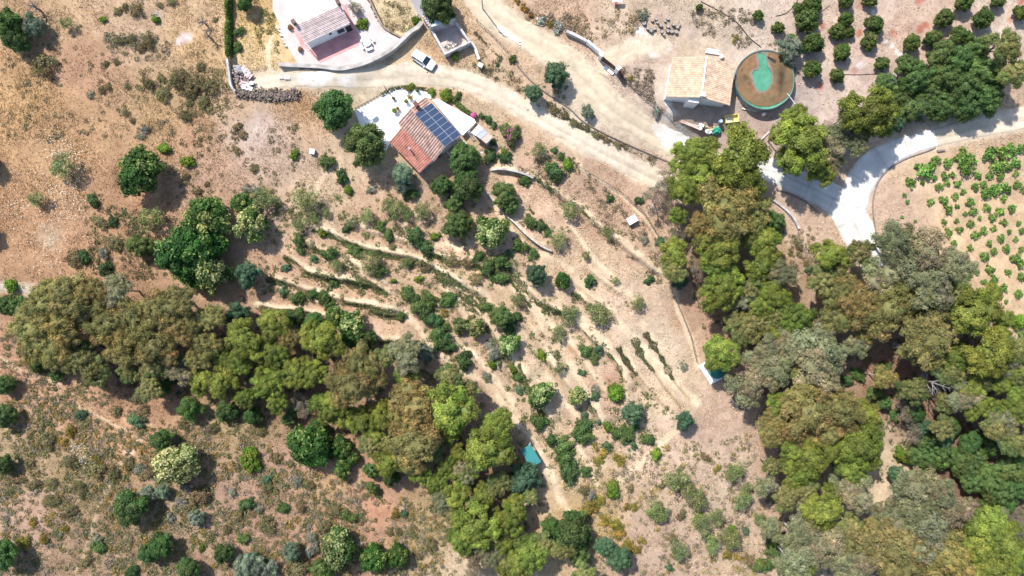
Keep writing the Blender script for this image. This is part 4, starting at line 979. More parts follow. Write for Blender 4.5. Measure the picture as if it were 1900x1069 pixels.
# water tank on its slab
gt = float(at(1318, 690).z); root = empty("water_tank", (*W(1327, 687, gt + .5).xy, gt)); tag(root, "green round water tank on a white slab under the trees", "water tank")
MB().prism([tuple(W(x, y, gt + .35).xy) for x, y in ((1297,679),(1313,670),(1341,702),(1319,713.5))], gt - .5, gt + .35).build("slab", WHITE, root)
f = MB(); f.lathe(root.location + Vector((0, 0, .36)), [(1.28, 0), (1.28, 1.3), (1.33, 1.32), (1.33, 1.38), (1.15, 1.5), (.4, 1.75), (0, 1.78)], 28); f.build("tank", pmat("green_plastic", (.015, .13, .10), .4, 1.5, .15), root, False)
MB().lathe(root.location + Vector((0, 0, 2.08)), [(.3, 0), (.32, .1), (0, .14)], 14).build("lid", pmat("green_plastic", None), root)
# sawn logs in the chalky yard
LOGW = pmat("log_bark", (.13, .10, .085), .9, 5, .35, .4); LOGE = pmat("sawn_wood", (.29, .25, .22), .85, 6, .3)
logs = [(1195,44,.42),(1210,39,.3),(1217,37,.28),(1219,43,.25),(1239,36,.32),(1234,40,.25),(1225,49,.36),(1214,54,.34),(1207,59,.42),(1201,55,.25),(1249,47,.32),(1239,51,.33),(1257,51,.36),(1238,59,.38),(1245,60,.34),(1254,61,.36),(1228,60,.33),(1260,47,.25),(1231,66,.25)]
for k, (x, y, r_) in enumerate(logs):
    r_ *= .85; root = empty("log", at(x, y)); hh = .35 + .25 * random.random(); tl = random.uniform(-.25, .25)
    top = root.location + Vector((tl * .3, tl * .2, hh)); b = MB(); b.tube([root.location - Vector((0, 0, .1)), top], r_ * 1.05, 12, r1=r_); b.build("bark", LOGW, root); b = MB(); b.tube([top, top + Vector((tl * .02, 0, .02))], r_ * .93, 12); b.build("cut_face", LOGE, root)
    root["kx"] = x
LOGS = [o for o in C.objects if o.name.split('.')[0] == "log"]
order = ["first", "second", "third", "fourth", "fifth", "sixth", "seventh", "eighth", "ninth", "tenth", "eleventh", "twelfth", "thirteenth", "fourteenth", "fifteenth", "sixteenth", "seventeenth", "eighteenth", "nineteenth", "twentieth"]
for k, o in enumerate(sorted(LOGS, key=lambda o: o["kx"])):
    tag(o, f"sawn log upright in the chalky yard, {order[k]} counting from the gate side", "log", "sawn logs in the chalky yard")
for o in LOGS: del o["kx"]

# ---- white car
def car(px, py, heading):
    root = empty("parked_car", at(px, py, .8)); tag(root, "white compact hatchback parked beside the roofless pen", "car"); o = root.location
    a = math.radians(heading); X = Vector((math.cos(a), math.sin(a), 0)); Y = Vector((-math.sin(a), math.cos(a), 0)); Z = Vector((0, 0, 1))
    P = lambda x, y, z: o + X * x + Y * y + Z * z
    PAINT = pmat("white_car_paint", (.80, .80, .80), .25, 1, .02, spec=.6); CG = pmat("car_glass", (.02, .03, .045), .05, 1, .1, spec=.7); BLK = pmat("tyre_rubber", (.02, .02, .02), .8, 2, .2); RIM = pmat("alloy", (.5, .5, .52), .35, 2, .1, metal=.8)
    st = [(-2.05, .70, .45, .92), (-1.98, .82, .30, .98), (-1.5, .88, .24, 1.02), (-.6, .9, .22, 1.0), (.5, .9, .22, .98), (1.1, .88, .22, .93), (1.65, .84, .24, .84), (1.98, .72, .30, .72), (2.1, .52, .42, .60)]
    vs = []; fs = []; n = 10
    for (x, hw, z0, z1) in st:
        for (fy, fz) in ((-.92, 0), (-1, .25), (-1, .6), (-.97, .85), (-.8, 1.0), (.8, 1.0), (.97, .85), (1, .6), (1, .25), (.92, 0)): vs.append(P(x, hw * fy, z0 + (z1 - z0) * fz))
    for i in range(len(st) - 1):
        for k in range(n): fs.append((i * n + k, i * n + (k + 1) % n, (i + 1) * n + (k + 1) % n, (i + 1) * n + k))
    fs += [tuple(range(n - 1, -1, -1)), tuple(range((len(st) - 1) * n, len(st) * n))]
    b = MB(); b.add(vs, fs)
    # cabin: base ring and roof ring
    base = [(-1.95, .80), (.95, .82)]; roof = [(-1.75, .62), (.2, .64)]
    lv = [P(-1.95, -.80, 1.0), P(.98, -.80, .97), P(.98, .80, .97), P(-1.95, .80, 1.0)]; tv = [P(-1.72, -.60, 1.56), P(.22, -.62, 1.57), P(.22, .62, 1.57), P(-1.72, .60, 1.56)]
    rv = [P(-1.5, -.5, 1.61), P(.02, -.52, 1.62), P(.02, .52, 1.62), P(-1.5, .5, 1.61)]
    b.add(lv + tv + rv, [(3, 2, 1, 0), (0, 1, 5, 4), (1, 2, 6, 5), (2, 3, 7, 6), (3, 0, 4, 7), (4, 5, 9, 8), (5, 6, 10, 9), (6, 7, 11, 10), (7, 4, 8, 11), (8, 9, 10, 11)])
    b.build("body", PAINT, root)
    def pane(name, q, k=.9, out=.012):
        c_ = sum(q, Vector()) / 4; nn = (q[1] - q[0]).cross(q[3] - q[0]).normalized(); nn = nn if nn.dot(c_ - P(-.5, 0, 1.1)) > 0 else -nn
        MB().slab([c_ + (p - c_) * k + nn * out for p in q], .01).build(name, CG, root)
    pane("windscreen", [lv[1], lv[2], tv[2], tv[1]], .93); pane("rear_window", [lv[3], lv[0], tv[0], tv[3]], .85)
    for s, (l0, l1, t1, t0) in ((0, (lv[0], lv[1], tv[1], tv[0])), (1, (lv[3], lv[2], tv[2], tv[3]))):
        f = lambda u_, v_: (l0 * (1 - u_) + l1 * u_) * (1 - v_) + (t0 * (1 - u_) + t1 * u_) * v_
        for (u0, u1) in ((.05, .36), (.39, .64), (.67, .92)):
            pane("side_window", [f(u0, .12), f(u1, .12), f(min(u1, .97), .9), f(u0, .9)], .98)
    for x in (-1.3, 1.3):
        for s in (-1, 1):
            c_ = P(x, s * .82, .31); w_ = empty("wheel", c_ - o); w_.parent = root
            vs = []; fs = []; m = 20; pr_ = [(.2, -.1), (.31, -.1), (.33, -.06), (.33, .06), (.31, .1), (.2, .1)]
            def ring(profile, name, mat):
                vs = []; fs = []; L = len(profile)
                for k in range(m):
                    q = 2 * math.pi * k / m
                    for (r_, y_) in profile: vs.append(X * (r_ * math.cos(q)) + Z * (r_ * math.sin(q)) + Y * y_)
                for k in range(m):
                    for j in range(L): fs.append((k * L + j, ((k + 1) % m) * L + j, ((k + 1) % m) * L + (j + 1) % L, k * L + (j + 1) % L))
                me = bpy.data.meshes.new(name); me.from_pydata([tuple(v) for v in vs], [], fs); link(name, me, mat, w_)
            ring(pr_, "tyre", BLK); ring([(.02, -.07), (.2, -.08), (.2, .08), (.02, .07)], "rim", RIM)
    for s in (-1, 1):
        MB().box(P(1.9, s * .56, .66), (.28, .3, .14), (X, Y)).build("headlight", pmat("lamp_glass", (.6, .62, .65), .1, 1, .1, spec=.8), root)
        MB().box(P(-1.97, s * .68, .85), (.14, .16, .3), (X, Y)).build("tail_light", pmat("red_lens", (.35, .02, .02), .2, 1, .1), root)
        MB().box(P(.72, s * 1.0, 1.0), (.16, .2, .14), (X, Y)).build("mirror", PAINT, root)
    MB().box(P(2.06, 0, .55), (.08, .9, .2), (X, Y)).build("grille", BLK, root); MB().box(P(2.1, 0, .36), (.06, 1.1, .1), (X, Y)).build("bumper_vent", BLK, root)
    return root
car(786, 111, -33.5)

# ------------------------------------------------------------------ foliage
def unit_rand(r, n):
    v = r.normal(0, 1, (n, 3)); return v / np.linalg.norm(v, axis=1)[:, None]

def cards(pos, nrm, size, aspect, r, col):
    """leaf clumps: bent diamonds at pos facing nrm"""
    n = len(pos); t = np.cross(nrm, unit_rand(r, n)); t /= np.linalg.norm(t, axis=1)[:, None] + 1e-9; b = np.cross(nrm, t)
    L = size[:, None]; Wd = (size * aspect)[:, None]
    bend = nrm * (size * .18)[:, None]
    V = np.stack([pos - t * L - bend, pos + b * Wd, pos + t * L - bend, pos - b * Wd], 1).reshape(-1, 3)
    q = np.arange(n * 4).reshape(n, 4)
    return V, q, np.repeat(col, 4, axis=0)

_ico = None
def ico():
    global _ico
    if _ico is None:
        import bmesh
        bm = bmesh.new(); bmesh.ops.create_icosphere(bm, subdivisions=2, radius=1.0)
        bm.verts.ensure_lookup_table()
        _ico = (np.array([v.co[:] for v in bm.verts]), np.array([[v.index for v in f.verts] for f in bm.faces])); bm.free()
    return _ico

# kind: lobes, lobe radius, leaf size, leaf count, aspect of leaf, flatness, core, leaf colours (main, second, share of second), normal looseness
KINDS = dict(
 yg=dict(n=54, lr=(.10, .22), ls=.036, nc=7600, asp=.52, flat=.78, core=.62, c1=(.142,.178,.033), c2=(.248,.268,.050), s2=.38, loose=.62),
 yo=dict(n=66, lr=(.10, .20), ls=.036, nc=7000, asp=.48, flat=.75, core=.60, c1=(.165,.185,.060), c2=(.235,.232,.088), s2=.42, loose=.75),
 br=dict(n=70, lr=(.09, .19), ls=.036, nc=6400, asp=.38, flat=.75, core=.50, c1=(.21,.195,.066), c2=(.325,.245,.090), s2=.42, loose=.9),
 ol=dict(n=70, lr=(.09, .19), ls=.036, nc=6200, asp=.38, flat=.75, core=.48, c1=(.205,.205,.10), c2=(.30,.265,.165), s2=.42, loose=.9),
 gf=dict(n=48, lr=(.10, .20), ls=.04, nc=3200, asp=.32, flat=.75, core=.0, c1=(.21,.19,.125), c2=(.29,.245,.19), s2=.42, loose=1.0),
 dk=dict(n=52, lr=(.14, .26), ls=.05, nc=5600, asp=.55, flat=.85, core=.72, c1=(.055,.102,.028), c2=(.095,.152,.038), s2=.38, loose=.7),
 mg=dict(n=54, lr=(.12, .24), ls=.046, nc=5600, asp=.5, flat=.82, core=.66, c1=(.085,.140,.040), c2=(.135,.190,.056), s2=.42, loose=.75),
 bg=dict(n=50, lr=(.13, .24), ls=.045, nc=5200, asp=.46, flat=.8, core=.7, c1=(.07,.125,.066), c2=(.115,.175,.10), s2=.42, loose=.7),
 gr=dict(n=50, lr=(.12, .24), ls=.045, nc=4800, asp=.4, flat=.8, core=.62, c1=(.14,.185,.12), c2=(.21,.255,.18), s2=.42, loose=.75),
 av=dict(n=46, lr=(.15, .27), ls=.062, nc=4000, asp=.55, flat=.85, core=.74, c1=(.042,.105,.018), c2=(.25,.29,.085), s2=.16, loose=.75),
 ap=dict(n=46, lr=(.15, .27), ls=.062, nc=4000, asp=.55, flat=.85, core=.72, c1=(.065,.125,.024), c2=(.36,.37,.15), s2=.38, loose=.75),
 cr=dict(n=46, lr=(.15, .27), ls=.060, nc=4200, asp=.6, flat=.85, core=.72, c1=(.12,.15,.04), c2=(.50,.48,.21), s2=.52, loose=.65),
 ci=dict(n=40, lr=(.16, .30), ls=.07, nc=3000, asp=.58, flat=.88, core=.74, c1=(.055,.098,.02), c2=(.145,.17,.042), s2=.34, loose=.7),
 sp=dict(n=34, lr=(.13, .27), ls=.06, nc=1500, asp=.42, flat=.65, core=.0, c1=(.18,.215,.075), c2=(.26,.265,.12), s2=.42, loose=.9),
 bs=dict(n=30, lr=(.16, .32), ls=.085, nc=1500, asp=.48, flat=.7, core=.5, c1=(.095,.155,.045), c2=(.15,.20,.06), s2=.42, loose=.8),
 br2=dict(n=30, lr=(.18, .34), ls=.09, nc=1500, asp=.52, flat=.72, core=.6, c1=(.115,.20,.025), c2=(.18,.25,.035), s2=.42, loose=.7),
 db=dict(n=30, lr=(.17, .33), ls=.085, nc=1500, asp=.5, flat=.75, core=.6, c1=(.058,.11,.038), c2=(.095,.15,.05), s2=.4, loose=.7),
 ob=dict(n=26, lr=(.14, .32), ls=.085, nc=1200, asp=.42, flat=.5, core=.35, c1=(.195,.175,.082), c2=(.25,.205,.10), s2=.42, loose=.85),
 yb=dict(n=26, lr=(.14, .32), ls=.085, nc=1200, asp=.42, flat=.5, core=.35, c1=(.23,.20,.04), c2=(.33,.245,.055), s2=.45, loose=.85),
 gb=dict(n=26, lr=(.16, .32), ls=.08, nc=1200, asp=.36, flat=.6, core=.4, c1=(.23,.235,.17), c2=(.33,.315,.26), s2=.42, loose=.85),
 bb=dict(n=30, lr=(.17, .32), ls=.08, nc=1400, asp=.46, flat=.72, core=.55, c1=(.085,.145,.07), c2=(.13,.19,.10), s2=.4, loose=.7),
 vn=dict(n=14, lr=(.22, .48), ls=.17, nc=210, asp=.65, flat=.5, core=.0, c1=(.115,.215,.045), c2=(.17,.29,.065), s2=.45, loose=.75),
 pb=dict(n=30, lr=(.18, .34), ls=.085, nc=1400, asp=.5, flat=.8, core=.55, c1=(.095,.15,.045), c2=(.16,.18,.07), s2=.35, loose=.75),
 wf=dict(n=26, lr=(.2, .36), ls=.09, nc=1000, asp=.5, flat=.6, core=.5, c1=(.16,.19,.13), c2=(.70,.70,.66), s2=.4, loose=.8),
 of=dict(n=24, lr=(.2, .36), ls=.09, nc=900, asp=.5, flat=.6, core=.5, c1=(.12,.13,.04), c2=(.52,.23,.03), s2=.5, loose=.8),
)
def crown_mesh(kind, seed):
    k = KINDS[kind]; r = np.random.default_rng(1000 + seed * 17 + sum(map(ord, kind)) * 7)
    n = k['n']; lob = []
    # an uneven outline: several domes of different size and height make one crown, small lumps cover each dome
    big = k['nc'] > 1700; nd = int(r.integers(5, 8)) if big else int(r.integers(4, 7))
    comp = kind in ('av', 'ap', 'cr', 'ci', 'dk', 'mg', 'gr', 'bg', 'br2'); doms = [(r.normal(0, .08), r.normal(0, .08), .16 if big else .1, .64 if comp else .50)]; a0 = r.uniform(0, 6.28)
    for i in range(nd):
        a = a0 + i * 6.283 / nd + r.normal(0, .28); sz = r.uniform(.27, .45); rho = r.uniform(.42, .98 - sz * .75) if not big else r.uniform(.45, 1.0 - sz * .8)
        if comp: rho = r.uniform(.38, .86 - sz * .75)
        doms.append((math.cos(a) * rho, math.sin(a) * rho, r.uniform(-.22, .10), sz))
    wts = np.array([d[3] ** 2 for d in doms]); cnt = np.maximum(3, (wts / wts.sum() * n).astype(int))
    ldom = []
    tints = np.array([(1, 1, 1), (1.1, 1.0, .92), (.88, .98, .95), (1.22, 1.06, 1.1), (.95, 1.04, .9)])[r.integers(0, 5, len(doms))] * r.uniform(.84, 1.18, (len(doms), 1))
    for di, ((dx, dy, dz, ds), m_) in enumerate(zip(doms, cnt)):
        ph = r.uniform(0, 6.28)
        for i in range(m_):
            z = 1 - (i + .5) / m_ * 1.3; a = i * 2.39996 + ph + r.normal(0, .3); rr = math.sqrt(max(0, 1 - z * z)); lr = min(r.uniform(*k['lr']), ds * .75)
            q = (ds - lr * .45) * (1 if k['core'] else r.uniform(.5, 1.1))
            ldom.append(di); lob.append((dx + rr * math.cos(a) * q, dy + rr * math.sin(a) * q, (dz + z * q) * k['flat'] * 1.15, lr))
    n = len(lob)
    lob = np.array(lob); Vs, Qs, Cs = [], [], []; tris = []; off = 0
    c1, c2 = np.array(k['c1']), np.array(k['c2'])
    lobv = r.uniform(.78, 1.24, n); lobs = np.clip(k['s2'] + r.normal(0, .24, n), 0, 1)
    per = k['nc'] * lob[:, 3] ** 2 / (lob[:, 3] ** 2).sum()
    for i in range(n):
        m = max(4, int(per[i])); d = unit_rand(r, m * 2); outw = lob[i, :3] / (np.linalg.norm(lob[i, :3]) + 1e-6)
        d = d[(d @ outw > -.45) | (d[:, 2] > .2)][:m]; m = len(d)
        pos = lob[i, :3] + d * lob[i, 3] * r.uniform(.74, 1.22, (m, 1)) * np.array([1, 1, .85])
        others = np.delete(np.arange(n), i); dist = np.linalg.norm(pos[:, None] - lob[None, others, :3], axis=2) / lob[None, others, 3]
        ok = (dist > .66).all(1) if k['core'] else np.ones(m, bool)
        pos = pos[ok]; d = d[ok]; m = len(pos)
        if m == 0: continue
        nr = d * .8 + outw * .25 + np.array([0, 0, .25]) + r.normal(0, k['loose'] * .6, (m, 3)); nr /= np.linalg.norm(nr, axis=1)[:, None]
        sel = (r.random(m) < lobs[i])[:, None]; col = np.where(sel, c2, c1) * tints[ldom[i]] * lobv[i] * r.uniform(.78, 1.25, (m, 1))
        v, q, c = cards(pos, nr, k['ls'] * r.uniform(.7, 1.35, m), k['asp'], r, col)
        Vs.append(v); Qs.append(q + off); Cs.append(c); off += len(v)
    if k['core']:
        iv, fi = ico()
        for i in range(n):
            v = lob[i, :3] + iv * (lob[i, 3] * k['core'] * (1 + r.normal(0, .07, (len(iv), 1)))) * np.array([1, 1, .85])
            Vs.append(v); tris.append(fi + off); Cs.append(np.repeat((c1 * (1 - lobs[i]) + c2 * lobs[i])[None] * tints[ldom[i]] * lobv[i], len(v), 0)); off += len(v)
        if k['core'] > .45:
            for (dx, dy, dz, ds) in doms:
                v = iv * np.array([.72, .72, .62 * k['flat'] / .8]) * ds * (1 + r.normal(0, .08, (len(iv), 1))) + np.array([dx, dy, dz * k['flat'] - .05])
                Vs.append(v); tris.append(fi + off); Cs.append(np.repeat(c1[None], len(v), 0)); off += len(v)
    me = np_mesh(kind + "_crown", np.vstack(Vs), np.vstack(Qs), np.vstack(tris) if tris else None, np.vstack(Cs))
    me.materials.append(FOL); return me

def trunk_mesh(seed, limbs, thick, reach, pale):
    """tapered trunk with limbs; z = 1 is the crown's middle, the crown's radius is 1"""
    random.seed(500 + seed); b = MB()
    lean = Vector((random.uniform(-.12, .12), random.uniform(-.12, .12), 0))
    b.tube([Vector((0, 0, -.15)), Vector((0, 0, .02)), lean * .4 + Vector((0, 0, .35)), lean + Vector((0, 0, .72))], thick * 1.25, 8, r1=thick * .7)
    for k in range(limbs):
        a = k * 2.4 + random.uniform(-.4, .4); z0 = random.uniform(.4, .7); R_ = reach * random.uniform(.6, 1.0)
        p0 = lean * z0 + Vector((0, 0, z0)); d = Vector((math.cos(a), math.sin(a), 0))
        p1 = p0 + d * R_ * .4 + Vector((0, 0, .2)); p2 = p0 + d * R_ * .75 + Vector((0, 0, .34)); p3 = p0 + d * R_ + Vector((random.uniform(-.1, .1), random.uniform(-.1, .1), .5))
        b.tube([p0, p1, p2, p3], thick * .55, 5, r1=thick * .12)
        for s in (-1, 1):
            e = Vector((math.cos(a + s * .7), math.sin(a + s * .7), 0)); b.tube([p1.lerp(p2, .5), p2 + e * R_ * .25 + Vector((0, 0, .1)), p3 + e * R_ * .3], thick * .25, 4, r1=thick * .06)
    me = bpy.data.meshes.new("trunk"); me.from_pydata([tuple(v) for v in b.v], [], b.f); me.materials.append(PALE_BARK if pale else BARK); return me
NPROTO = 4
CROWN = {}; TRUNK = {}
def crown(kind, i):
    key = (kind, i % NPROTO)
    if key not in CROWN: CROWN[key] = crown_mesh(kind, i % NPROTO)
    return CROWN[key]
def trunk(i, sparse, pale):
    key = (i % 3, sparse, pale)
    if key not in TRUNK: TRUNK[key] = trunk_mesh(i % 3, 9 if sparse else 5, .035 if sparse else .055, .78 if sparse else .45, pale)
    return TRUNK[key]

# how each kind is spoken of: object name, category, look, group, height of the crown's middle (radii), whether a tree with a trunk
SAY = dict(
 yg=("acacia_tree", "tree", "yellow-green domed acacia", "yellow-green acacias in the wooded gullies", 1.15),
 yo=("acacia_tree", "tree", "dull olive-green acacia", "yellow-green acacias in the wooded gullies", 1.15),
 br=("eucalyptus_tree", "tree", "brownish feathery eucalyptus", "brownish eucalypts in the wooded gullies", 1.2),
 ol=("eucalyptus_tree", "tree", "grey-olive feathery eucalyptus", "brownish eucalypts in the wooded gullies", 1.15),
 gf=("thin_tree", "tree", "thin greyish half-bare tree", "thin greyish trees at the wood's edge", 1.0),
 dk=("leafy_tree", "tree", "dark green dense tree", "dark dense trees", .82),
 mg=("leafy_tree", "tree", "mid-green leafy tree", "mid-green leafy trees", .72),
 bg=("leafy_tree", "tree", "bluish-green tree", "bluish-green trees", .9),
 gr=("olive_tree", "tree", "grey-green olive tree", "grey-green olive trees", .85),
 av=("avocado_tree", "tree", "glossy dark avocado tree", "avocado trees", .7),
 ap=("avocado_tree", "tree", "pale-tipped avocado tree", "avocado trees", .7),
 cr=("flowering_tree", "tree", "cream-flowered round tree", None, .7),
 ci=("citrus_tree", "tree", "dark round citrus tree", "citrus trees of the upper orchard", .62),
 sp=("almond_sapling", "tree", "sparse pale-green almond tree", "sparse almond trees on the dry slopes", .85),
 bs=("green_shrub", "shrub", "mid-green shrub", "green shrubs on the slope", .5),
 br2=("bright_shrub", "shrub", "bright green shrub", "bright green shrubs", .5),
 db=("dark_shrub", "shrub", "dark green shrub", "dark green shrubs", .5),
 ob=("olive_shrub", "shrub", "olive-brown shrub", "olive-brown shrubs", .45),
 yb=("yellow_shrub", "shrub", "yellowish dry shrub", "yellowish dry shrubs", .4),
 gb=("grey_shrub", "shrub", "pale grey shrub", "pale grey shrubs", .45),
 bb=("blue_shrub", "shrub", "bluish-green shrub", "bluish-green shrubs", .5),
 pb=("bougainvillea", "shrub", "pink-flowered bougainvillea", "pink bougainvilleas", .6),
 wf=("flowering_shrub", "shrub", "white-flowered shrub", "white and orange flowers by the track", .4),
 of=("flowering_shrub", "shrub", "orange-flowered shrub", "white and orange flowers by the track", .4),
)
TREES = {
 'yg': "860,880,20 930,1010,24 1560,822,20 1420,610,18 1268,290,25 1301,282,31 1304,318,30 1370,292,50 1378,335,36 1274,350,30 1334,457,38 1251,467,25 1258,400,15 1334,495,30 1410,447,27 1410,494,26 1344,527,30 1428,442,20 1430,480,18 1435,528,20 1438,555,25 1478,588,30 1448,598,18 1435,618,16 1334,548,30 1407,568,24 1337,657,32 1541,472,27 1490,265,44 1475,222,26 1470,298,26 1524,322,24 1612,207,42 1640,222,26 1807,577,42 1834,550,22 1860,593,18 1774,668,24 1781,649,14 1834,656,42 1862,640,26 1895,694,22 1855,712,18 1802,722,22 1837,692,14 1890,727,18 1445,747,21 1607,770,25 1812,752,24 1844,760,22 1471,832,22 1503,844,30 1536,837,26 1496,872,24 1473,894,18 1465,862,18 1597,829,36 1582,875,26 1612,855,20 1521,951,32 1541,920,20 1837,981,38 1812,1014,34 1862,1014,36 1837,1052,38 1887,1039,30 1491,1059,24 450,626,32 402,651,20 442,671,24 371,702,20 414,706,28 369,724,12 452,739,18 508,601,28 596,631,34 579,618,20 510,656,26 478,649,24 485,687,16 498,712,26 513,747,20 526,692,22 551,692,26 581,694,24 594,747,18 619,752,24 634,778,14 606,772,14 755,694,20 839,757,42 707,767,26 672,782,26 925,790,30 907,832,40 851,842,18 831,867,18 836,806,18 697,816,20 725,857,26 781,882,18 809,900,18 846,920,24 897,920,20 884,976,36 857,1004,24 937,971,24 920,956,12 948,963,26 980,1034,34 955,1052,30 955,938,22 1887,760,24 1600,248,16 1446,250,18 865,882,18 1420,540,18",
 'yo': "240,690,20 1440,585,20 1390,540,24 1360,600,18 1820,710,20 1800,1000,24 1620,800,18 1500,910,20 900,1000,22 940,1042,24 870,942,20 800,840,22 1760,690,24 1251,500,22 1592,472,25 1526,518,26 1556,500,18 1887,644,28 1430,865,16 1458,928,22 1736,555,34 1774,550,28 718,661,20 685,826,20 925,900,22 849,961,18 985,920,14 1008,1009,20 1046,1018,20 1081,1064,22 1490,700,26 1698,727,24 1761,747,20 1860,86,30 1875,134,26 152,664,30 109,671,22 240,661,22 288,679,25 275,724,22 177,692,24 874,722,16 831,697,24 1400,600,22 1382,613,26 1395,420,22 1577,976,24 1750,790,22 1880,820,26 1850,790,26",
 'br': "90,560,34 200,600,34 225,640,30 330,600,30 370,660,22 760,850,30 1690,650,22 1480,800,26 1570,1010,26 1620,990,24 180,565,26 1349,383,48 1395,393,30 1554,545,28 1554,586,30 1602,568,35 1647,568,38 1635,595,32 1680,590,22 1612,615,20 1673,545,30 1731,588,26 1721,626,42 1723,651,28 1496,757,40 1559,765,38 1647,1014,45 1748,1026,45 1673,1054,40 1736,1057,35 63,606,38 114,593,38 131,608,30 101,638,35 126,545,35 164,547,28 253,593,35 291,575,32 323,563,32 240,631,35 291,639,35 379,639,26 392,588,22 533,628,20 667,676,30 647,712,38 687,707,26 773,747,40 760,785,35 766,819,44 1572,528,20 1430,800,24 1440,775,20 1530,800,28 1590,800,22 1640,700,18 60,650,24 200,620,26 350,600,26 1300,420,22 1700,520,22",
 'ol': "330,690,22 820,930,18 1460,620,22 1590,640,22 1790,740,26 1420,900,18 1560,900,18 1430,980,20 1780,960,26 1780,1030,28 1850,970,22 1860,780,26 1890,700,20 60,590,26 290,620,28 1880,990,22 1503,669,46 1534,651,28 1470,656,30 1435,689,32 1534,702,26 1513,618,26 1698,910,40 1736,922,35 1761,951,38 1711,965,45 1597,922,30 1483,993,34 1521,1014,36 1471,1039,36 1698,1014,42 1662,449,38 1718,477,44 1756,487,28 1647,507,35 1723,520,46 1390,719,32 755,661,28 864,882,22 912,1031,22 879,1036,16 1491,951,20 1377,557,24 1453,509,24 1535,270,26 1560,240,22 1575,215,20 1585,265,22 1545,305,18 222,540,26 760,640,18 1430,650,26 1400,670,20 1780,500,26 1660,985,34 1560,1040,30 1600,1040,32 1790,1055,26 1560,1000,24 1640,950,22 1730,985,30 1870,668,20",
 'gf': "1218,368,28 1238,330,20 1270,420,18 1300,500,20 1250,440,16 566,659,18 558,752,20 897,787,14 1882,963,20 1660,470,22 1700,800,22 1680,760,22 1760,700,22 930,870,16 1537,240,14 880,1062,18 1460,720,18 1340,640,16",
 'dk': "420,762,20 470,772,18 590,792,18 1745,660,18 1640,690,16 621,203,40 12,45,30 33,75,24 816,14,32 800,5,20 864,330,24 867,350,28 548,591,22 584,600,22 354,759,24 303,819,22 243,943,32 278,1023,22 301,1011,24 349,1057,22 414,1026,18 8,1028,30 1021,978,20 1066,983,36 682,630,18 1695,762,24 455,4,18 1610,560,14 725,887,16 645,625,16 1860,935,20 1900,905,20 1840,820,22 1800,820,24 1770,850,20 1720,860,20 8,862,18",
 'mg': "1746,200,28 300,720,18 540,772,18 679,268,44 864,293,31 849,417,28 844,378,18 935,361,26 948,382,18 821,345,20 386,395,28 260,457,24 14,565,22 33,568,20 63,555,16 68,678,14 106,693,14 1683,123,22 1698,143,30 1746,100,28 1779,111,30 1814,93,24 1824,128,32 1748,143,30 1786,159,32 1829,179,30 1645,159,22 1690,204,28 1794,199,30 1824,194,26 1720,175,24 1665,185,20 1850,150,22 1708,844,24 1746,844,26 1781,849,26 1794,869,26 1807,892,26 1834,887,28 1870,872,28 1850,912,28 1882,907,26 1723,816,26 1829,932,14 690,874,16 930,588,22 1076,1021,26 1622,729,16 1640,747,14 1435,411,22 316,702,14 690,905,12 1761,790,22 1890,860,20 1815,845,20 595,1054,20 8,712,20 8,772,22",
 'bg': "995,510,22 1271,781,19 1174,766,21 1147,1036,26 1122,1014,20 975,886,32 1261,522,16 1663,879,18 1711,792,20 462,510,26 440,582,22 1033,140,26 990,173,18 1700,200,22 1020,1000,18 1750,815,20 1660,230,18",
 'gr': "748,326,23 1465,92,25 63,47,22 273,917,17 301,911,16 364,960,16 460,1054,28 495,1056,20 541,1021,20 788,656,18 1091,207,12 750,345,16 1645,150,18",
 'av': "263,318,45 386,415,46 336,468,48 374,452,48 350,500,34 452,379,22 576,827,44 632,832,24 637,870,19 624,588,20 659,626,24 695,1036,27 1003,735,12 600,1060,20 1044,521,17 740,1031,22 654,850,14",
 'ap': "398,508,36 466,415,33 912,429,33 652,603,28 855,604,16 883,607,19 945,638,21 1003,733,27 627,1020,37 1071,736,18",
 'cr': "332,860,42",
 'ci': "1506,10,21 1497,40,25 1508,82,23 1443,52,13 1407,29,12 1297,14,8 1569,3,16 1613,1,15 1569,38,17 1554,60,18 1622,47,20 1613,77,18 1560,98,19 1506,129,20 1553,140,16 1636,118,15 1788,5,20 1751,35,20 1823,34,22 1852,0,16 1895,24,17 1778,64,18 1795,70,14 1732,72,19 1692,81,19 1480,15,12 1575,60,12",
 'sp': "122,307,26 67,368,17 278,407,26 566,369,25 483,366,24 556,414,18 604,395,10 681,401,15 652,415,10 719,381,14 735,386,19 755,396,14 786,388,18 1000,280,17 1059,391,19 1036,444,18 1051,588,21 1038,617,16 1114,583,25 1184,561,15 965,558,15 1037,682,13 1087,475,9 1127,432,12 1140,520,8 1253,886,26 1291,926,24 1364,875,20 1372,928,20 1304,973,22 1354,999,24 1218,948,22 1263,1017,20 122,42,14 687,485,24 753,487,13 1225,955,16 1330,960,18 1275,905,18 1320,1010,18 1412,967,13 1385,905,14 660,14,13 580,400,14 624,497,13",
}
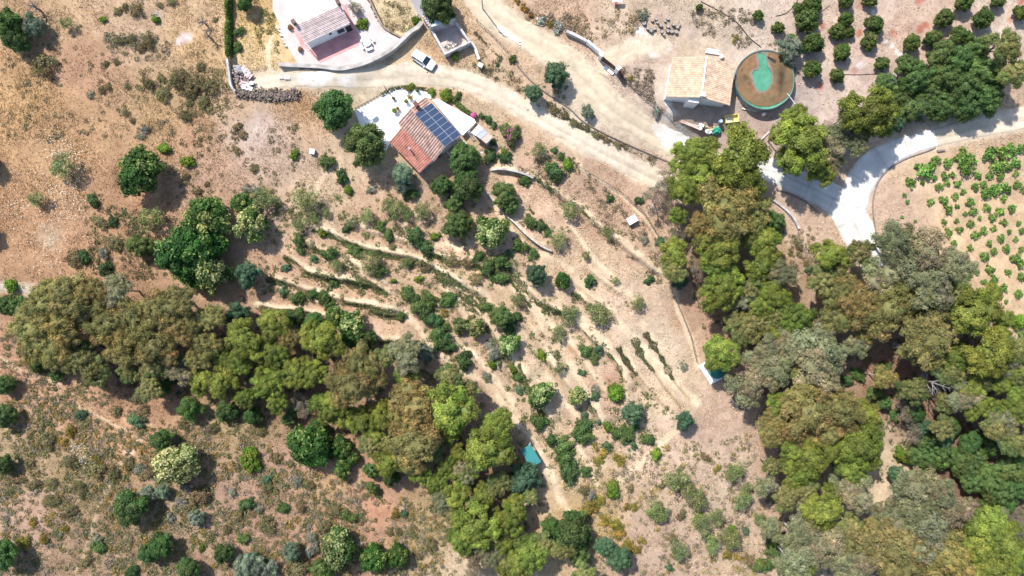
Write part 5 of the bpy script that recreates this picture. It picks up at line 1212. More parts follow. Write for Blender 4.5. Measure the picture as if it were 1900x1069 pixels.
SHRUBS = {
 'bs': "606,300,15 763,360,13 720,437,10 705,502,15 657,466,14 611,470,15 753,545,9 758,545,16 796,553,15 816,623,20 832,555,16 902,570,12 783,570,20 1046,827,19 1049,846,18 964,456,15 1160,804,17 1085,809,19 1081,794,18 1001,784,18 1087,876,12 932,485,16 930,515,13 951,109,8 444,58,10 439,88,11 983,411,13 973,336,12 553,553,14 621,523,12 601,550,14 581,545,12 1102,664,12 1086,651,14 1200,815,12 644,958,14 553,447,13 557,465,9 182,1016,14 1410,1052,15 1435,1021,15 1425,1047,13 526,943,12 474,1040,16 450,1000,12 905,498,14 889,475,11 611,568,11 1178,790,12 820,605,14 1016,432,8 745,586,10 706,419,11 988,472,12 960,700,10 1142,804,12 850,178,8 1028,278,7 1041,290,7 915,515,10 540,820,10 1670,720,12 1592,694,14 1660,770,12",
 'br2': "304,275,12 348,300,13 289,36,8 546,286,10 672,45,13 844,102,9 1054,304,12 829,178,14 801,170,8 763,162,8 19,531,14 826,606,8 598,432,10 465,857,22 462,840,14 1136,908,16 1217,842,12 913,674,10 1142,728,18 951,683,9 1004,658,11 772,38,9 762,58,8 1471,70,8 807,439,9 1208,951,8 227,582,9 647,352,9 190,36,7 857,224,6 1127,792,10 935,282,7 776,518,8 1678,845,18 1892,598,17 1360,990,14 1300,965,12 374,1016,7 730,521,6 1440,1005,10",
 'db': "771,437,19 788,461,17 633,327,14 910,291,15 935,294,11 1028,321,21 154,477,13 193,498,15 207,411,11 172,374,13 862,669,19 1054,870,20 1060,880,18 801,591,19 1094,522,13 1004,417,12 1131,369,8 1185,371,9 1205,520,10 642,425,9 821,636,18 829,645,14 834,376,12 459,935,14 1023,817,12 935,600,16 945,610,14 940,290,9 484,1060,16 1572,707,12 243,1062,14 894,215,6 907,222,8 917,232,7 1208,817,10 960,590,11 767,555,14 912,263,10 923,120,4 790,580,14 1630,735,10 1672,850,10",
 'ob': "78,116,24 437,278,9 472,312,9 343,328,8 385,341,5 367,356,8 182,412,14 231,12,8 217,21,8 250,18,13 232,210,8 244,224,6 399,37,5 296,9,6 319,2,9 212,452,17 140,478,18 265,762,12 253,740,14 217,764,10 346,938,16 374,920,18 495,976,18 601,978,14 551,1056,24 882,518,14 781,487,11 788,500,10 834,482,14 867,487,12 728,457,8 495,905,12 174,870,18 184,870,12 1250,1000,10 1083,911,11 801,1011,12 776,1033,8 766,991,9 738,987,9 723,986,8 558,940,11 622,951,14 874,590,8 1028,202,10 1048,214,8 1065,228,8 1090,238,7 1108,250,7 1125,258,7 1145,268,7 1496,487,7 1483,457,8 1309,848,9 93,895,12 53,860,11 296,957,9 157,1044,12 300,175,14 325,150,15 335,137,13 360,150,16 385,157,14 275,155,12 352,170,14 395,165,12 375,187,12 372,122,10 300,145,8 200,160,7 235,160,7 187,165,8 195,118,6 215,115,6 225,75,10 245,72,9 275,78,12 260,90,8 345,215,11 350,190,10 440,235,8 450,250,9 937,1062,18 570,900,12 85,820,18 60,900,12 130,860,14 210,880,14 240,860,12 270,880,14 100,930,12 130,950,14 150,910,14 330,925,10 385,880,12 420,985,10 440,960,10 30,890,12 1265,955,10 1255,1030,10 1230,900,8 1390,1040,12 1170,905,8 430,780,14 480,800,14 510,850,12 340,790,12 395,795,12 1540,290,10",
 'yb': "1021,44,6 1364,72,7 1171,144,6 822,579,8 937,282,5 43,1009,14 735,955,10 1097,941,14 1085,950,10 1110,930,12 1122,965,12 1145,975,14 1150,990,12 1165,1010,12 1180,1020,12 1145,850,10 1120,840,10 1110,855,9 1190,1005,8 1152,858,9 1105,830,8 1178,940,8 1163,942,8 1350,1030,10 1370,1035,8 1330,870,8 1085,1000,8 130,800,12 115,820,10 180,855,10 80,1000,10 120,980,8 60,970,9",
 'gb': "168,176,7 268,240,10 261,252,8 455,351,10 473,356,12 920,655,18 912,640,12 924,675,10 1268,679,9 192,472,12 553,895,11 687,350,10 1196,447,9 579,1021,16 1104,722,9 1098,920,12 1192,26,12 1196,34,8 579,1000,12 430,915,10 315,960,10 345,905,12 260,870,12 480,945,10 180,1000,10 665,1010,8 903,700,10 1310,1000,7",
 'bb': "250,780,16 682,646,10 1112,646,12 1104,735,10 1127,827,10 1085,772,8 1111,783,7 964,724,10 1080,692,8 748,953,8 1242,1054,8 1385,986,8 581,480,9 528,497,9 524,541,10 1225,447,9 1175,825,9 805,345,10 495,890,10 945,470,8 1160,820,8 150,770,12 1500,500,8",
 'wf': "1004,40,10 1036,50,12 1219,208,11",
 'of': "960,2,6 970,11,6 976,18,6 985,28,6",
 'pb': "953,252,18 939,240,13",
}
VINES = "1718,315,20 1690,338,12 1736,298,10 1759,303,11 1785,290,16 1800,296,14 1794,312,17 1837,285,15 1858,283,14 1878,278,15 1895,276,10 1848,310,13 1866,308,13 1885,303,12 1734,330,6 1753,326,9 1767,325,7 1815,326,9 1837,326,8 1856,328,9 1885,322,7 1712,339,6 1742,347,9 1758,340,7 1777,341,8 1810,347,10 1825,343,8 1887,343,9 1852,351,14 1868,350,12 1830,360,12 1842,354,10 1863,368,8 1787,356,7 1772,364,8 1751,371,10 1727,375,8 1800,375,10 1678,362,5 1684,375,5 1760,389,10 1776,383,6 1806,392,9 1832,386,9 1855,393,10 1878,387,10 1791,397,5 1841,404,9 1863,413,8 1752,412,7 1801,415,8 1781,426,8 1759,432,10 1744,438,8 1810,436,9 1825,428,9 1844,424,7 1873,430,6 1896,429,7 1858,443,9 1885,444,6 1724,446,7 1770,452,7 1742,458,6 1836,452,7 1800,460,8 1844,467,8 1868,462,9 1896,463,7 1780,474,10 1828,476,10 1885,479,12 1893,490,10 1785,496,9 1794,510,11 1813,506,6 1837,500,10 1871,505,8 1896,514,9 1826,523,7 1844,519,10 1861,534,11 1890,546,9 1867,560,5 1674,403,4 1698,410,4 1898,352,7 1890,415,6 1818,405,5 1775,410,6"
def parse(s): return [tuple(float(v) for v in t.split(',')) for t in s.split()]

LAND = {  # things one can find in the photograph, by place
 "the solar-panel house": (795, 250), "the rose-grey house": (600, 50), "the beige-roofed house": (1298, 150), "the round reservoir": (1419, 148), "the white car": (786, 111),
 "the teal shelter": (986, 844), "the green water tank": (1325, 690), "the white box": (1173, 408), "the brown gate": (1131, 113), "the concrete fork": (1575, 360), "the vineyard": (1790, 400),
 "the dry-stone bank": (500, 178), "the white terrace wall": (980, 438), "the three grass strips": (1205, 665), "the clipped hedge": (427, 55), "the cream-flowered tree": (332, 860),
 "the sandy clearing": (1637, 905), "the sawn logs": (1228, 50), "the roofless pen": (835, 72), "the reddish bare clearing": (700, 945), "the pink bougainvillea": (950, 246), "the fork's lower lane": (1620, 470),
 "the grazed clearing": (230, 805), "the sandy upper strip": (600, 365), "the white-limbed dead tree": (1718, 707), "the furrowed field": (1235, 735), "the terrace paths": (750, 580), "the pale dry slope": (1330, 830),
}
EDGES = {"the picture's upper edge": (None, -60), "the picture's lower edge": (None, 1130), "the vineyard side edge": (1960, None), "the dry meadow edge": (-60, None)}
PLANTS = []
def add_plant(kind, px, py, r_, i):
    name, cat, look, group, hcf = SAY[kind]
    is_tree = kind in TREES
    R = r_ / S
    hc = hcf * R + (3.0 if kind in ('yg', 'yo', 'br', 'ol') else .9 if kind == 'gf' else .5 if kind in ('dk', 'mg', 'bg') else .15 if is_tree else .0)
    if not is_tree: hc = R * hcf
    g = at(px, py, hc); R = r_ / S * (1 - (g.z + hc) / H) * (1.3 if kind in ('br', 'ol') else 1.22 if kind in ('yg', 'yo', 'gf') else 1.03 if kind == 'ci' else 1.12 if is_tree else 1.05)
    rz = random.uniform(0, 6.28); zs = random.uniform(.88, 1.12); xs = random.uniform(.92, 1.09) if is_tree else random.uniform(.78, 1.28)
    if kind in ('yg', 'br', 'ol', 'yo'): zs *= .95
    if is_tree:
        root = empty(name, g)
        c = link("crown", crown(kind, i), None, root); c.location = (0, 0, hc); c.scale = (R * xs, R / xs, R * zs); c.rotation_euler = (0, 0, rz)
        t = link("trunk", trunk(i, kind in ('sp', 'gf'), kind in ('ol', 'gf', 'br')), None, root); t.scale = (R, R, hc); t.rotation_euler = (0, 0, rz)
        root.empty_display_size = 1.0
    else:
        root = link(name, crown(kind, i)); root.location = g + Vector((0, 0, hc * .72)); root.scale = (R * xs, R / xs, R * zs); root.rotation_euler = (0, 0, rz)
    PLANTS.append([root, kind, px, py, r_])
    return root
random.seed(11)
for dic in (TREES, SHRUBS):
    for kind, s in dic.items():
        for i, (x, y, r_) in enumerate(parse(s)): add_plant(kind, x, y, r_, i)

# pink flowers on the bougainvilleas and on the terrace corner
PINK = pmat("pink_petals", (.42, .08, .21), .6, 8, .25)
def petals(root, r_, n, seed, up):
    rr = np.random.default_rng(seed); d = unit_rand(rr, n); d[:, 2] = abs(d[:, 2]); d[:, 1] += .5; pos = d * .78 * np.array([1, .8, .7])
    v, q, c = cards(pos, d / np.linalg.norm(d, axis=1)[:, None], np.full(n, .08), .8, rr, np.ones((n, 3)))
    o = link("blossom", np_mesh("blossom", v, q, None, c), PINK, root); return o
for k, P_ in enumerate([p for p in PLANTS if p[1] == 'pb']): petals(P_[0], P_[4], 60, 60 + k, 0)
p = at(879, 216); root = empty("bougainvillea", p); rr = np.random.default_rng(8); d = unit_rand(rr, 160); d[:, 2] = abs(d[:, 2])
v, q, c = cards(d * .6, d, np.full(160, .11), .8, rr, np.ones((160, 3))); o = link("blossom", np_mesh("blossom", v, q, None, c), PINK, root); o.location = (0, 0, .4)
s_ = link("stems", crown('bs', 1), None, root); s_.scale = (.5, .5, .45); s_.location = (0, 0, .3)
tag(root, "small vivid pink bougainvillea at the white roof terrace's corner", "shrub", "pink bougainvilleas")

# potted palms and plants in the courtyard
for k, (x, y, r_, lb) in enumerate(((755, 190, .42, "potted palm by the courtyard rail, beside its larger twin"), (762, 183, .55, "larger potted palm beside the tile roof's upper corner"), (733, 207, .5, "potted palm in the middle of the white courtyard"), (739, 203, .42, "small potted palm touching the middle courtyard palm"), (731, 184, .3, "red flowering pot near the courtyard railing"), (757, 168, .42, "bushy pot in the courtyard's stone border"), (775, 170, .38, "bluish pot plant in the stone border"))):
    root = empty("potted_palm" if k < 4 else "flower_pot", W(x, y, g2 + .16)); tag(root, lb, "potted plant", "courtyard pots")
    MB().lathe(root.location, [(.16, 0), (.24, .4), (.27, .42), (.22, .42), (.2, .36), (0, .36)], 14).build("pot", TERRA if k != 6 else pmat("blue_pot", (.2, .26, .36), .4, 2, .1), root)
    f = link("leaves", crown('of' if k == 4 else 'bb' if k == 6 else 'yb' if k % 2 else 'br2', k), None, root); f.scale = (r_, r_, r_ * 1.1); f.location = (0, 0, .42 + r_ * .5)
for k, (x, y, lb) in enumerate(((539, 52, "upper dark planter box on the pale terrace edge"), (558, 93, "lower dark planter box on the pale terrace edge"))):
    root = empty("planter_box", W(x, y, g1)); tag(root, lb, "planter", "planters on the pale terrace"); MB().box(root.location + Vector((0, 0, .25)), (.5, .75, .5), (Vector((.9, -.42, 0)), Vector((.42, .9, 0)))).build("box", TERRA, root)
    f = link("leaves", crown('ob', k), None, root); f.scale = (.36, .42, .35); f.location = (0, 0, .62)

# clipped hedge: one body of leaves in the outline of a long box
def hedge(name, pts, wd, ht, n, c1, c2, label, cat, ls=.16, seed=4, kind=None):
    r = np.random.default_rng(seed); q = catmull(pts, 2.0); x, y, z = at_many(q[:, 0], q[:, 1]); k = r.integers(0, len(x) - 1, n); t = r.random(n)
    cx = x[k] * (1 - t) + x[k + 1] * t; cy = y[k] * (1 - t) + y[k + 1] * t; dx = x[k + 1] - x[k]; dy = y[k + 1] - y[k]; L = np.hypot(dx, dy) + 1e-6
    rag = kind == 'rag'
    if rag:
        kp = r.random(n) < (.45 if name == 'grass_strip' else .12) + 1.1 * sstep(vnoise(cx, cy, 1.7, seed + 3), .3, .7); cx, cy, dx, dy, L = cx[kp], cy[kp], dx[kp], dy[kp], L[kp]; n = len(cx)
    hw = wd / 2 * ((.75 + .5 * vnoise(cx, cy, 1.3, seed)) if not rag else (.15 + 2.6 * vnoise(cx, cy, .8, seed) ** 1.6)); hh = ht * (.7 + .6 * vnoise(cx, cy, 1.0, seed + 9))
    a = r.uniform(-.1, math.pi + .1, n); rad = np.sqrt(r.uniform(.25, 1, n)); lat = np.cos(a) * hw * rad; up = np.abs(np.sin(a)) * hh * rad
    X = cx - dy / L * lat; Y = cy + dx / L * lat; Z = hz(X, Y) + up + .03
    nr = np.stack([-dy / L * np.cos(a), dx / L * np.cos(a), np.sin(a) + .3], -1) + r.normal(0, .45, (n, 3)); nr /= np.linalg.norm(nr, axis=1)[:, None]
    pick = (r.random(n) < .4)[:, None]; col = np.where(pick, np.array(c2), np.array(c1)) * r.uniform(.75, 1.25, (n, 1))
    v, qd, c = cards(np.stack([X, Y, Z], -1), nr, ls * r.uniform(.7, 1.3, n), .55, r, col)
    o = link(name, np_mesh(name, v, qd, None, c), FOL)
    tag(o, label, cat)
    return o
hedge("clipped_hedge", [(427,-8),(427,30),(427,70),(428,108)], 1.15, 1.6, 2600, (.06,.13,.018), (.11,.19,.03), "long narrow clipped green hedge running down to the rubble corner", "hedge")
hedge("garden_hedge", [(838,182),(852,196),(868,208),(884,218)], .9, .8, 700, (.08,.13,.03), (.15,.17,.05), "mixed green border between dirt road and white roof terrace", "hedge", seed=6)
hedge("garden_hedge", [(708,177),(730,166),(750,163),(790,166)], .7, .6, 420, (.07,.10,.03), (.15,.13,.07), "low planted border along the courtyard's road side", "hedge", seed=7)
hedge("ivy_strip", [(684,0),(694,20),(700,34),(708,50),(722,62),(742,73)], .6, .6, 420, (.07,.11,.03), (.13,.13,.05), "green creeper strip along the brown garden wall", "creeper", seed=8)
STRIPS = [
 [(1147,644),(1154,659),(1163,673),(1172,686),(1181,695)], [(1177,626),(1181,641),(1188,656),(1196,670),(1206,681),(1213,688)], [(1196,617),(1208,636),(1219,652),(1229,668),(1239,687),(1248,704)],
]
for k, (pts, lb) in enumerate(zip(STRIPS, ("dark grass strip in the sandy field, the one farthest from the water tank", "dark grass strip in the sandy field, between its two neighbours", "dark grass strip in the sandy field, the one towards the water tank"))):
    hedge("grass_strip", pts, .85, .35, 1700, (.085,.09,.04), (.15,.14,.07), lb, "grass strip", .12, 20 + k, 'rag')["group"] = "three grass strips in the sandy field"
GS = [ # grassy terrace banks, photo x, y
 ([(533,476),(546,485),(571,505),(601,515),(642,518),(687,528)],.9), ([(576,457),(611,475),(647,492),(680,515)],.9), ([(627,444),(657,457),(697,472),(738,482),(773,487)],.9), ([(808,507),(834,525),(849,535),(874,558),(899,578)],1.3), ([(874,485),(912,500),(937,523)],1.4), ([(899,480),(945,492)],1.3),
 ([(632,560),(685,570)],.7), ([(677,575),(723,584),(750,584)],.9), ([(685,632),(730,634),(778,632)],.7), ([(571,545),(622,558)],1.0), ([(975,381),(990,396)],.9), ([(990,330),(1010,342),(1033,363)],1.1), ([(1040,368),(1071,384),(1097,409),(1122,437)],.7),
 ([(1061,540),(1078,556),(1097,565)],.7), ([(996,555),(1021,573),(1040,578)],.7), ([(963,674),(970,695),(980,709)],1.0), ([(1081,613),(1102,636)],.7), ([(1127,656),(1143,672),(1152,695),(1155,710)],.6), ([(1089,742),(1098,758),(1107,772)],.8), ([(497,505),(515,520),(545,530)],.8), ([(640,520),(690,535),(720,548)],.7), ([(771,447),(800,470),(820,480)],1.2), ([(905,560),(925,590),(950,620)],1.2),
 ([(880,475),(905,490),(930,498)],1.2), ([(1000,560),(1016,573)],.7), ([(935,500),(960,540),(985,570)],.9),
]
def join_strips(name, strips, c1, c2, label, dens, ls, ht, seed):
    Vs, Qs, Cs, off = [], [], [], 0
    for k, (pts, wd) in enumerate(strips):
        L = sum(math.dist(a, b) for a, b in zip(pts[:-1], pts[1:]))
        o = hedge("tmp", pts, wd, ht, int(L * dens * wd), c1, c2, None, None, ls, seed + k, 'rag'); me = o.data; n = len(me.vertices)
        a = np.zeros(n * 3, np.float32); me.vertices.foreach_get("co", a); cc = np.zeros(n * 4, np.float32); me.attributes["Col"].data.foreach_get("color", cc)
        Vs.append(a.reshape(-1, 3)); Cs.append(cc.reshape(-1, 4)[:, :3]); Qs.append(np.arange(n).reshape(-1, 4) + off); off += n
        bpy.data.objects.remove(o); bpy.data.meshes.remove(me)
    o = link(name, np_mesh(name, np.vstack(Vs), np.vstack(Qs), None, np.vstack(Cs)), FOL); o["kind"] = "stuff"; o["label"] = label; return o
GS += [([(x - 2, y + 5) for x, y in t], .9) for k_, t in enumerate(TERR[:N_EDGE]) if k_ not in (10, 11, 13, 14)]
join_strips("terrace_grass", GS, (.085,.12,.036), (.14,.165,.06), "green grass along the edges of the terraces", 13, .11, .3, 100)
join_strips("bank_weeds", [([(1015,190),(1040,210),(1080,236),(1120,256),(1160,272),(1215,300)],1.0), ([(880,60),(900,80),(930,110)],.8), ([(553,123),(594,126),(640,126)],.6), ([(690,115),(718,102),(742,84)],.8), ([(590,55),(560,400)],.01), ([(1290,15),(1300,18)],.4)], (.11,.115,.05), (.20,.16,.08), "weeds along the banks beside the tracks", 9, .13, .35, 200)

# vines
random.seed(5)
VN = []
for i, (x, y, r_) in enumerate(parse(VINES)):
    R = r_ / S * .98; g = at(x, y, R * .4); o = link("grapevine", crown('vn', i)); o.location = g + Vector((0, 0, R * .42)); o.scale = (R, R, R * .9); o.rotation_euler = (0, 0, random.uniform(0, 6.28)); VN.append((o, x, y, r_))
VN.sort(key=lambda t: t[2])
rows = [VN[k:k + 8] for k in range(0, len(VN), 8)]
for i, rw in enumerate(rows):
    rw = sorted(rw, key=lambda t: t[1])
    for j, (o, x, y, r_) in enumerate(rw):
        size = "broad bushy" if r_ >= 12 else "full green" if r_ >= 9 else "low green" if r_ >= 6.5 else "small stunted"
        tag(o, f"{size} vine, {order[i]} vineyard band below the lane, {order[j]} from the woods", "vine", "vines in the sandy vineyard")

# bare and dead trees
def bare_tree(name, px, py, r_, hh, label, mat, seed, lean=(0, 0)):
    random.seed(seed); root = empty(name, at(px, py, hh * .5)); tag(root, label, "tree", "bare dead trees"); R = r_ / S; b = MB(); L = Vector((lean[0], lean[1], 0))
    b.tube([Vector((0, 0, -.2)), L * .4 + Vector((0, 0, hh * .4)), L + Vector((0, 0, hh * .75))], .16 * R ** .5, 7, r1=.08 * R ** .5)
    o = MB(); 
    for k in range(11):
        a = k * 2.4 + random.uniform(-.5, .5); z = hh * random.uniform(.35, .75); p0 = L * (z / hh) + Vector((0, 0, z)); d = Vector((math.cos(a), math.sin(a), 0)); ll = R * random.uniform(.6, 1.1)
        p1 = p0 + d * ll * .5 + Vector((0, 0, hh * .12)); p2 = p0 + d * ll + Vector((0, 0, hh * .2)); o.tube([p0, p1, p2], .07 * R ** .5, 5, r1=.015)
        for s in (-1, 1):
            e = Vector((math.cos(a + s * .8), math.sin(a + s * .8), .2)); o.tube([p1, p1 + e * ll * .5], .035 * R ** .5, 4, r1=.01); o.tube([p2.lerp(p1, .4), p2.lerp(p1, .4) + e * ll * .3], .025 * R ** .5, 4, r1=.008)
    for bb, nm in ((b, "trunk"), (o, "branches")):
        for i in range(len(bb.v)): bb.v[i] = bb.v[i] + root.location
        bb.build(nm, mat, root)
    return root
DEADW = pmat("dead_wood", (.19, .17, .155), .9, 3, .2); DARKW = pmat("dark_dead_wood", (.12, .10, .09), .9, 3, .3)
bare_tree("dead_tree", 1718, 707, 30, 7.5, "pale white-limbed dead tree standing in the wooded gully", DEADW, 1)
bare_tree("dead_tree", 1512, 1010, 40, 7, "pale bare-branched tree over the grey-olive crowns at the bottom", DEADW, 2, (.6, .3))
bare_tree("dead_tree", 1600, 1052, 30, 6.5, "pale bare limbs between feathery crowns at the photo's bottom", DEADW, 3, (-.5, .5))
bare_tree("dead_tree", 64, 13, 16, 3, "small dark dead tree near the dark thicket in the meadow", DARKW, 4)
bare_tree("dead_tree", 378, 42, 12, 2.2, "dark bare twigs across the dry meadow, nearer the top edge", DARKW, 5)
bare_tree("dead_tree", 388, 68, 12, 2.2, "dark bare twigs across the dry meadow, nearer the hedge", DARKW, 6)
bare_tree("dead_tree", 655, 14, 16, 3.2, "greyish leafless tree on the pale terrace by the rose-grey house", pmat("mauve_bark", (.3, .24, .24), .9, 3, .2), 7)
bare_tree("dead_tree", 336, 930, 14, 2.0, "grey bare shrub below the cream-flowered tree", DEADW, 9)
bare_tree("dead_tree", 1292, 443, 18, 6, "grey bare limbs among the acacias beyond the white box", DEADW, 10)

# trees standing just outside the picture that throw shade into it
for k, (x, y, r_) in enumerate(((-34, 300, 22), (-32, 430, 20))):
    o = add_plant('mg', x, y, r_, k); PLANTS.pop(); tag(o, ("leafy tree beyond the meadow edge, the upper of two", "leafy tree beyond the meadow edge, the lower of two")[k], "tree")

# ---- labels: what it looks like, which landmark it stands by, and towards what
NUM = ["first", "second", "third", "fourth", "fifth", "sixth", "seventh", "eighth", "ninth", "tenth", "eleventh", "twelfth", "thirteenth", "fourteenth", "fifteenth", "sixteenth", "seventeenth", "eighteenth", "nineteenth", "twentieth"] + ["twenty-" + t for t in ("first", "second", "third", "fourth", "fifth", "sixth", "seventh", "eighth", "ninth")] + ["thirtieth"] + ["thirty-" + t for t in ("first", "second", "third", "fourth", "fifth", "sixth", "seventh", "eighth", "ninth")]
names = list(LAND); pts = np.array([LAND[n] for n in names])
buckets = {}
med = {k: np.median([p[4] for p in PLANTS if p[1] == k]) for k in set(p[1] for p in PLANTS)}
for P_ in PLANTS:
    o, kind, x, y, r_ = P_
    d = np.hypot(pts[:, 0] - x, pts[:, 1] - y); od = np.argsort(d)
    l1 = od[1] if (SAY[kind][2].split()[0] in names[od[0]] and d[od[0]] < 12) else od[0]
    v = np.array([x, y]) - pts[l1]; L = np.hypot(*v) + 1e-6
    best, bs = None, -9
    cand = [(n, pts[j]) for j, n in enumerate(names) if j != l1 and np.hypot(*(pts[j] - pts[l1])) < 420]
    for n, (ex, ey) in EDGES.items():
        e = np.array([ex if ex is not None else pts[l1][0], ey if ey is not None else pts[l1][1]]); cand.append((n, e))
    for n, e in cand:
        u = e - pts[l1]; c = float(v @ u) / (L * (np.hypot(*u) + 1e-6)) - .0004 * np.hypot(*u)
        if c > bs: bs, best = c, n
    size = "small " if r_ < .72 * med[kind] else "large " if r_ > 1.35 * med[kind] else ""
    buckets.setdefault((kind, size, names[l1], best), []).append((L, o))
for (kind, size, l1, l2), lst in buckets.items():
    lst.sort(key=lambda t: t[0]); name, cat, look, group, _h = SAY[kind]
    for k, (L, o) in enumerate(lst):
        one = len(lst) == 1
        lb = f"{size}{look} by {l1} towards {l2}" if one else f"{size}{look}, {NUM[k]} from {l1} towards {l2}"
        tag(o, lb, cat, group)

# ------------------------------------------------------------------ dry grass, scrub and flowers nobody could count
def scatter_poly(poly, n, seed):
    r = np.random.default_rng(seed); P_ = np.array(poly); lo, hi = P_.min(0), P_.max(0); u = r.uniform(lo[0], hi[0], n * 3); v = r.uniform(lo[1], hi[1], n * 3); m = in_poly(u, v, poly); return u[m][:n], v[m][:n]
def gsample(A, x, y):
    i = np.clip(np.round((x - gx0) / gs).astype(int), 0, A.shape[0] - 1); j = np.clip(np.round((y - gy0) / gs).astype(int), 0, A.shape[1] - 1); return A[i, j]
def dry_grass(n):
    r = np.random.default_rng(3); x = r.uniform(-90, 90, n * 3); y = r.uniform(-51, 51, n * 3); g = gsample(GRS, x, y) * (.25 + 1.5 * sstep(vnoise(x, y, 2.6, 91), .25, .75)); m = r.random(n * 3) < g * .8; x, y = x[m][:n], y[m][:n]; n = len(x); z = hz(x, y)
    base = gsample(COLG, x, y); v = r.uniform(.78, 1.4, (n, 1)); col = base * v * np.array([1.02, .98, .88]); gn = (r.random(n) < .06)[:, None]; col = np.where(gn, col * np.array([.55, .68, .45]), col)
    Vs, Ts = [], []
    for b in range(3):
        a = r.uniform(0, 6.28, n); s = r.uniform(.10, .28, n); wd = s * .3; h = r.uniform(.08, .24, n); ca, sa = np.cos(a), np.sin(a)
        p0 = np.stack([x - sa * wd, y + ca * wd, z - .02], -1); p1 = np.stack([x + sa * wd, y - ca * wd, z - .02], -1); p2 = np.stack([x + ca * s, y + sa * s, z + h], -1)
        Vs.append(np.stack([p0, p1, p2], 1))
    V = np.stack(Vs, 1).reshape(-1, 3)
    o = link("dry_grass", np_mesh("dry_grass", V, None, np.arange(len(V)).reshape(-1, 3), np.repeat(col, 9, 0)), pmat("straw", None, .9, 3, .1, attr=True)); o["kind"] = "stuff"; o["label"] = "dry straw-coloured grass over the slopes"
dry_grass(130000)
SCR = [ # outline, number, colours
 ([(0,740),(120,735),(215,800),(300,780),(450,790),(560,870),(680,900),(760,930),(860,950),(880,1069),(0,1069)], 7000, [(.125,.118,.048),(.14,.14,.062),(.20,.16,.10),(.095,.11,.04),(.21,.14,.035),(.19,.165,.13)]),
 ([(0,600),(60,660),(110,700),(280,760),(300,790),(120,740),(0,740)], 380, [(.125,.105,.045),(.095,.11,.04),(.19,.155,.11)]),
 ([(195,62),(310,62),(315,112),(205,118)], 260, [(.20,.16,.10),(.17,.155,.085),(.24,.19,.14)]), ([(255,128),(430,128),(455,200),(345,220),(320,180),(250,165)], 520, [(.20,.16,.075),(.175,.15,.07),(.24,.18,.095)]),
 ([(0,40),(120,90),(420,60),(420,260),(0,260)], 360, [(.19,.15,.09),(.15,.13,.07)]), ([(150,370),(300,400),(310,520),(175,510)], 420, [(.12,.11,.05),(.15,.13,.07),(.09,.10,.04)]), ([(300,260),(560,230),(570,420),(420,350),(320,380)], 300, [(.18,.14,.08),(.14,.12,.06)]),
 ([(480,400),(560,350),(900,350),(960,480),(1250,760),(1100,930),(1000,900),(640,560),(490,570)], 1500, [(.11,.13,.045),(.085,.115,.035),(.13,.14,.05),(.16,.15,.07)]), ([(920,300),(1060,290),(1250,470),(1240,540),(1020,360)], 420, [(.20,.15,.10),(.16,.12,.08),(.15,.135,.06)]),
 ([(1080,850),(1400,800),(1430,1069),(1080,1069)], 1100, [(.17,.155,.085),(.21,.17,.12),(.14,.14,.055),(.23,.17,.05),(.19,.15,.12)]),
 ([(1240,420),(1430,540),(1560,640),(1900,600),(1900,1069),(1420,1069),(1420,800),(1340,720),(1290,560)], 3200, [(.06,.085,.025),(.10,.09,.04),(.13,.10,.065),(.05,.075,.03)]), ([(0,560),(320,620),(560,600),(700,640),(860,720),(960,880),(1060,1000),(960,1069),(700,870),(420,800),(100,690)], 2000, [(.055,.08,.025),(.10,.09,.04),(.13,.10,.06),(.045,.07,.025)]),
 ([(875,90),(900,80),(1000,180),(1200,300),(1180,308),(960,200),(865,112)], 320, [(.19,.14,.08),(.15,.125,.06),(.11,.115,.05)]), ([(1155,125),(1225,130),(1245,215),(1150,150)], 200, [(.22,.17,.13),(.18,.14,.10)]), ([(960,30),(1190,20),(1180,60),(1090,75)], 260, [(.22,.17,.12),(.18,.14,.09),(.24,.17,.09)]),
 ([(1280,10),(1410,20),(1400,90),(1290,90)], 120, [(.22,.18,.13),(.17,.145,.09)]), ([(700,0),(770,10),(740,75),(715,50)], 110, [(.24,.19,.10),(.20,.17,.09)]), ([(470,0),(510,20),(530,110),(480,100)], 150, [(.25,.19,.08),(.17,.16,.06)]), ([(1440,420),(1520,420),(1530,500),(1470,490)], 120, [(.18,.15,.08),(.12,.12,.05)]),
]
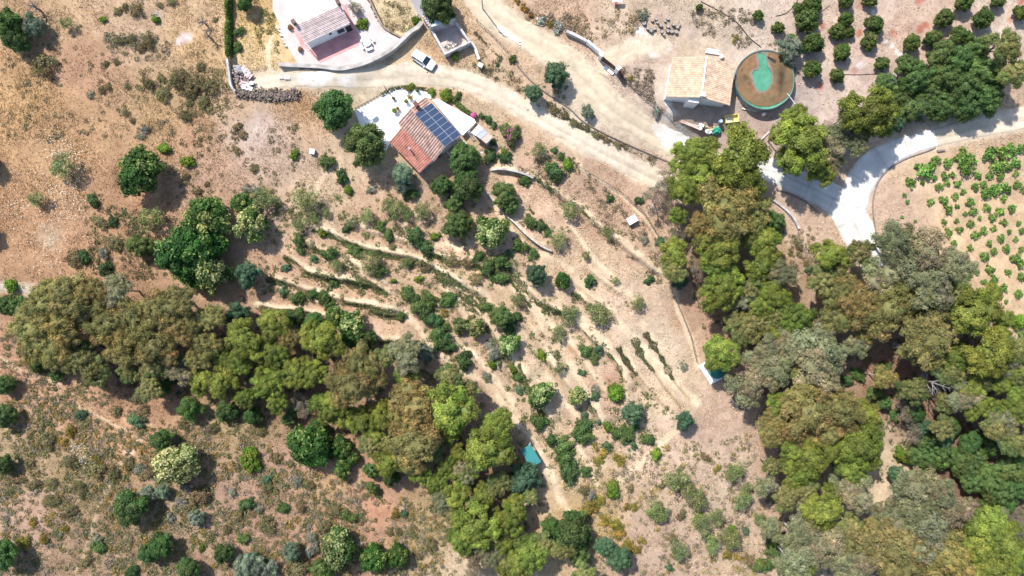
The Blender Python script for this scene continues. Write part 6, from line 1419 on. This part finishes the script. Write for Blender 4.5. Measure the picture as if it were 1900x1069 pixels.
def scrub():
    r = np.random.default_rng(17); P0, N0, S0, C0 = [], [], [], []
    for k, (poly, n, cols) in enumerate(SCR):
        u, v = scatter_poly(poly, n, 40 + k); x, y, z = at_many(u, v); keep = (gsample(ROADM, x, y) < .3) & (r.random(len(x)) < .25 + 1.1 * sstep(vnoise(x, y, 3.5, 93), .28, .62)); grs = gsample(GRS, x, y); keep &= (grs > .12)
        x, y, z = x[keep], y[keep], z[keep]; m = len(x); R = r.uniform(.16, .62, m) ** 1.0 * np.where(r.random(m) < .12, 1.5, 1.0); ci = r.integers(0, len(cols), m); cc = np.array(cols)[ci] * r.uniform(1.25, 1.9, (m, 1))
        q = 30; d = unit_rand(r, m * q).reshape(m, q, 3); d[..., 2] = np.abs(d[..., 2]); rad = r.uniform(.55, 1.05, (m, q, 1))
        pos = np.stack([x, y, z], -1)[:, None] + d * rad * R[:, None, None] * np.array([1, 1, .55]); nr = d + r.normal(0, .5, (m, q, 3)) + np.array([0, 0, .2]); nr /= np.linalg.norm(nr, axis=2)[..., None]
        P0.append(pos.reshape(-1, 3)); N0.append(nr.reshape(-1, 3)); S0.append((R[:, None] * r.uniform(.16, .34, (m, q))).ravel()); C0.append((cc[:, None] * r.uniform(.75, 1.3, (m, q, 1))).reshape(-1, 3))
    # ragged skirts of low growth round the shrubs
    for P_ in PLANTS:
        if P_[1] in TREES and P_[1] not in ('sp', 'gr', 'bg'): continue
        if P_[1] in ('pb', 'of', 'wf'): continue
        m = int(4 + P_[4] * .55); kk = KINDS[P_[1]]; R0_ = P_[4] / S; g = P_[0].location; a = r.uniform(0, 6.28, m); rho = R0_ * r.uniform(.5, 1.5, m); x = g.x + np.cos(a) * rho; y = g.y + np.sin(a) * rho; z = hz(x, y); R = r.uniform(.12, .34, m) * (.7 + R0_ * .35)
        cc = (np.array(kk['c1']) * .6 + np.array([.16, .14, .07]) * .4)[None] * r.uniform(.85, 1.4, (m, 1)); q = 22; d = unit_rand(r, m * q).reshape(m, q, 3); d[..., 2] = np.abs(d[..., 2])
        pos = np.stack([x, y, z], -1)[:, None] + d * r.uniform(.5, 1.1, (m, q, 1)) * R[:, None, None] * np.array([1, 1, .6]); nr = d + r.normal(0, .5, (m, q, 3)) + np.array([0, 0, .2]); nr /= np.linalg.norm(nr, axis=2)[..., None]
        P0.append(pos.reshape(-1, 3)); N0.append(nr.reshape(-1, 3)); S0.append((R[:, None] * r.uniform(.2, .4, (m, q))).ravel()); C0.append((cc[:, None] * r.uniform(.75, 1.3, (m, q, 1))).reshape(-1, 3))
    v, q, c = cards(np.vstack(P0), np.vstack(N0), np.concatenate(S0), .5, r, np.vstack(C0))
    o = link("scrub", np_mesh("scrub", v, q, None, c), FOL); o["kind"] = "stuff"; o["label"] = "low dry scrub and undergrowth over the slopes and gullies"
scrub()
def white_flowers():
    r = np.random.default_rng(23); U, Vv = [], []
    for (x, y, s, n) in ((110,282,24,170),(128,300,20,160),(130,390,22,130),(95,445,26,90),(120,345,20,90),(60,400,40,90),(20,390,25,60),(100,490,10,25),(150,850,12,60),(145,830,8,40),(75,62,10,40)):
        U.append(r.normal(x, s, n)); Vv.append(r.normal(y, s, n))
    u, v = np.concatenate(U), np.concatenate(Vv); x, y, z = at_many(u, v); n = len(x); pos = np.stack([x, y, z + .3], -1); nr = r.normal(0, .3, (n, 3)) + np.array([0, 0, 1]); nr /= np.linalg.norm(nr, axis=1)[:, None]
    vv, q, c = cards(pos, nr, r.uniform(.04, .10, n), .9, r, np.array([.62, .60, .48]) * r.uniform(.8, 1.15, (n, 1))); o = link("wild_flowers", np_mesh("wild_flowers", vv, q, None, c), pmat("white_petals", None, .8, 3, .1, attr=True)); o["kind"] = "stuff"; o["label"] = "small white wild flowers in the dry meadow"
white_flowers()
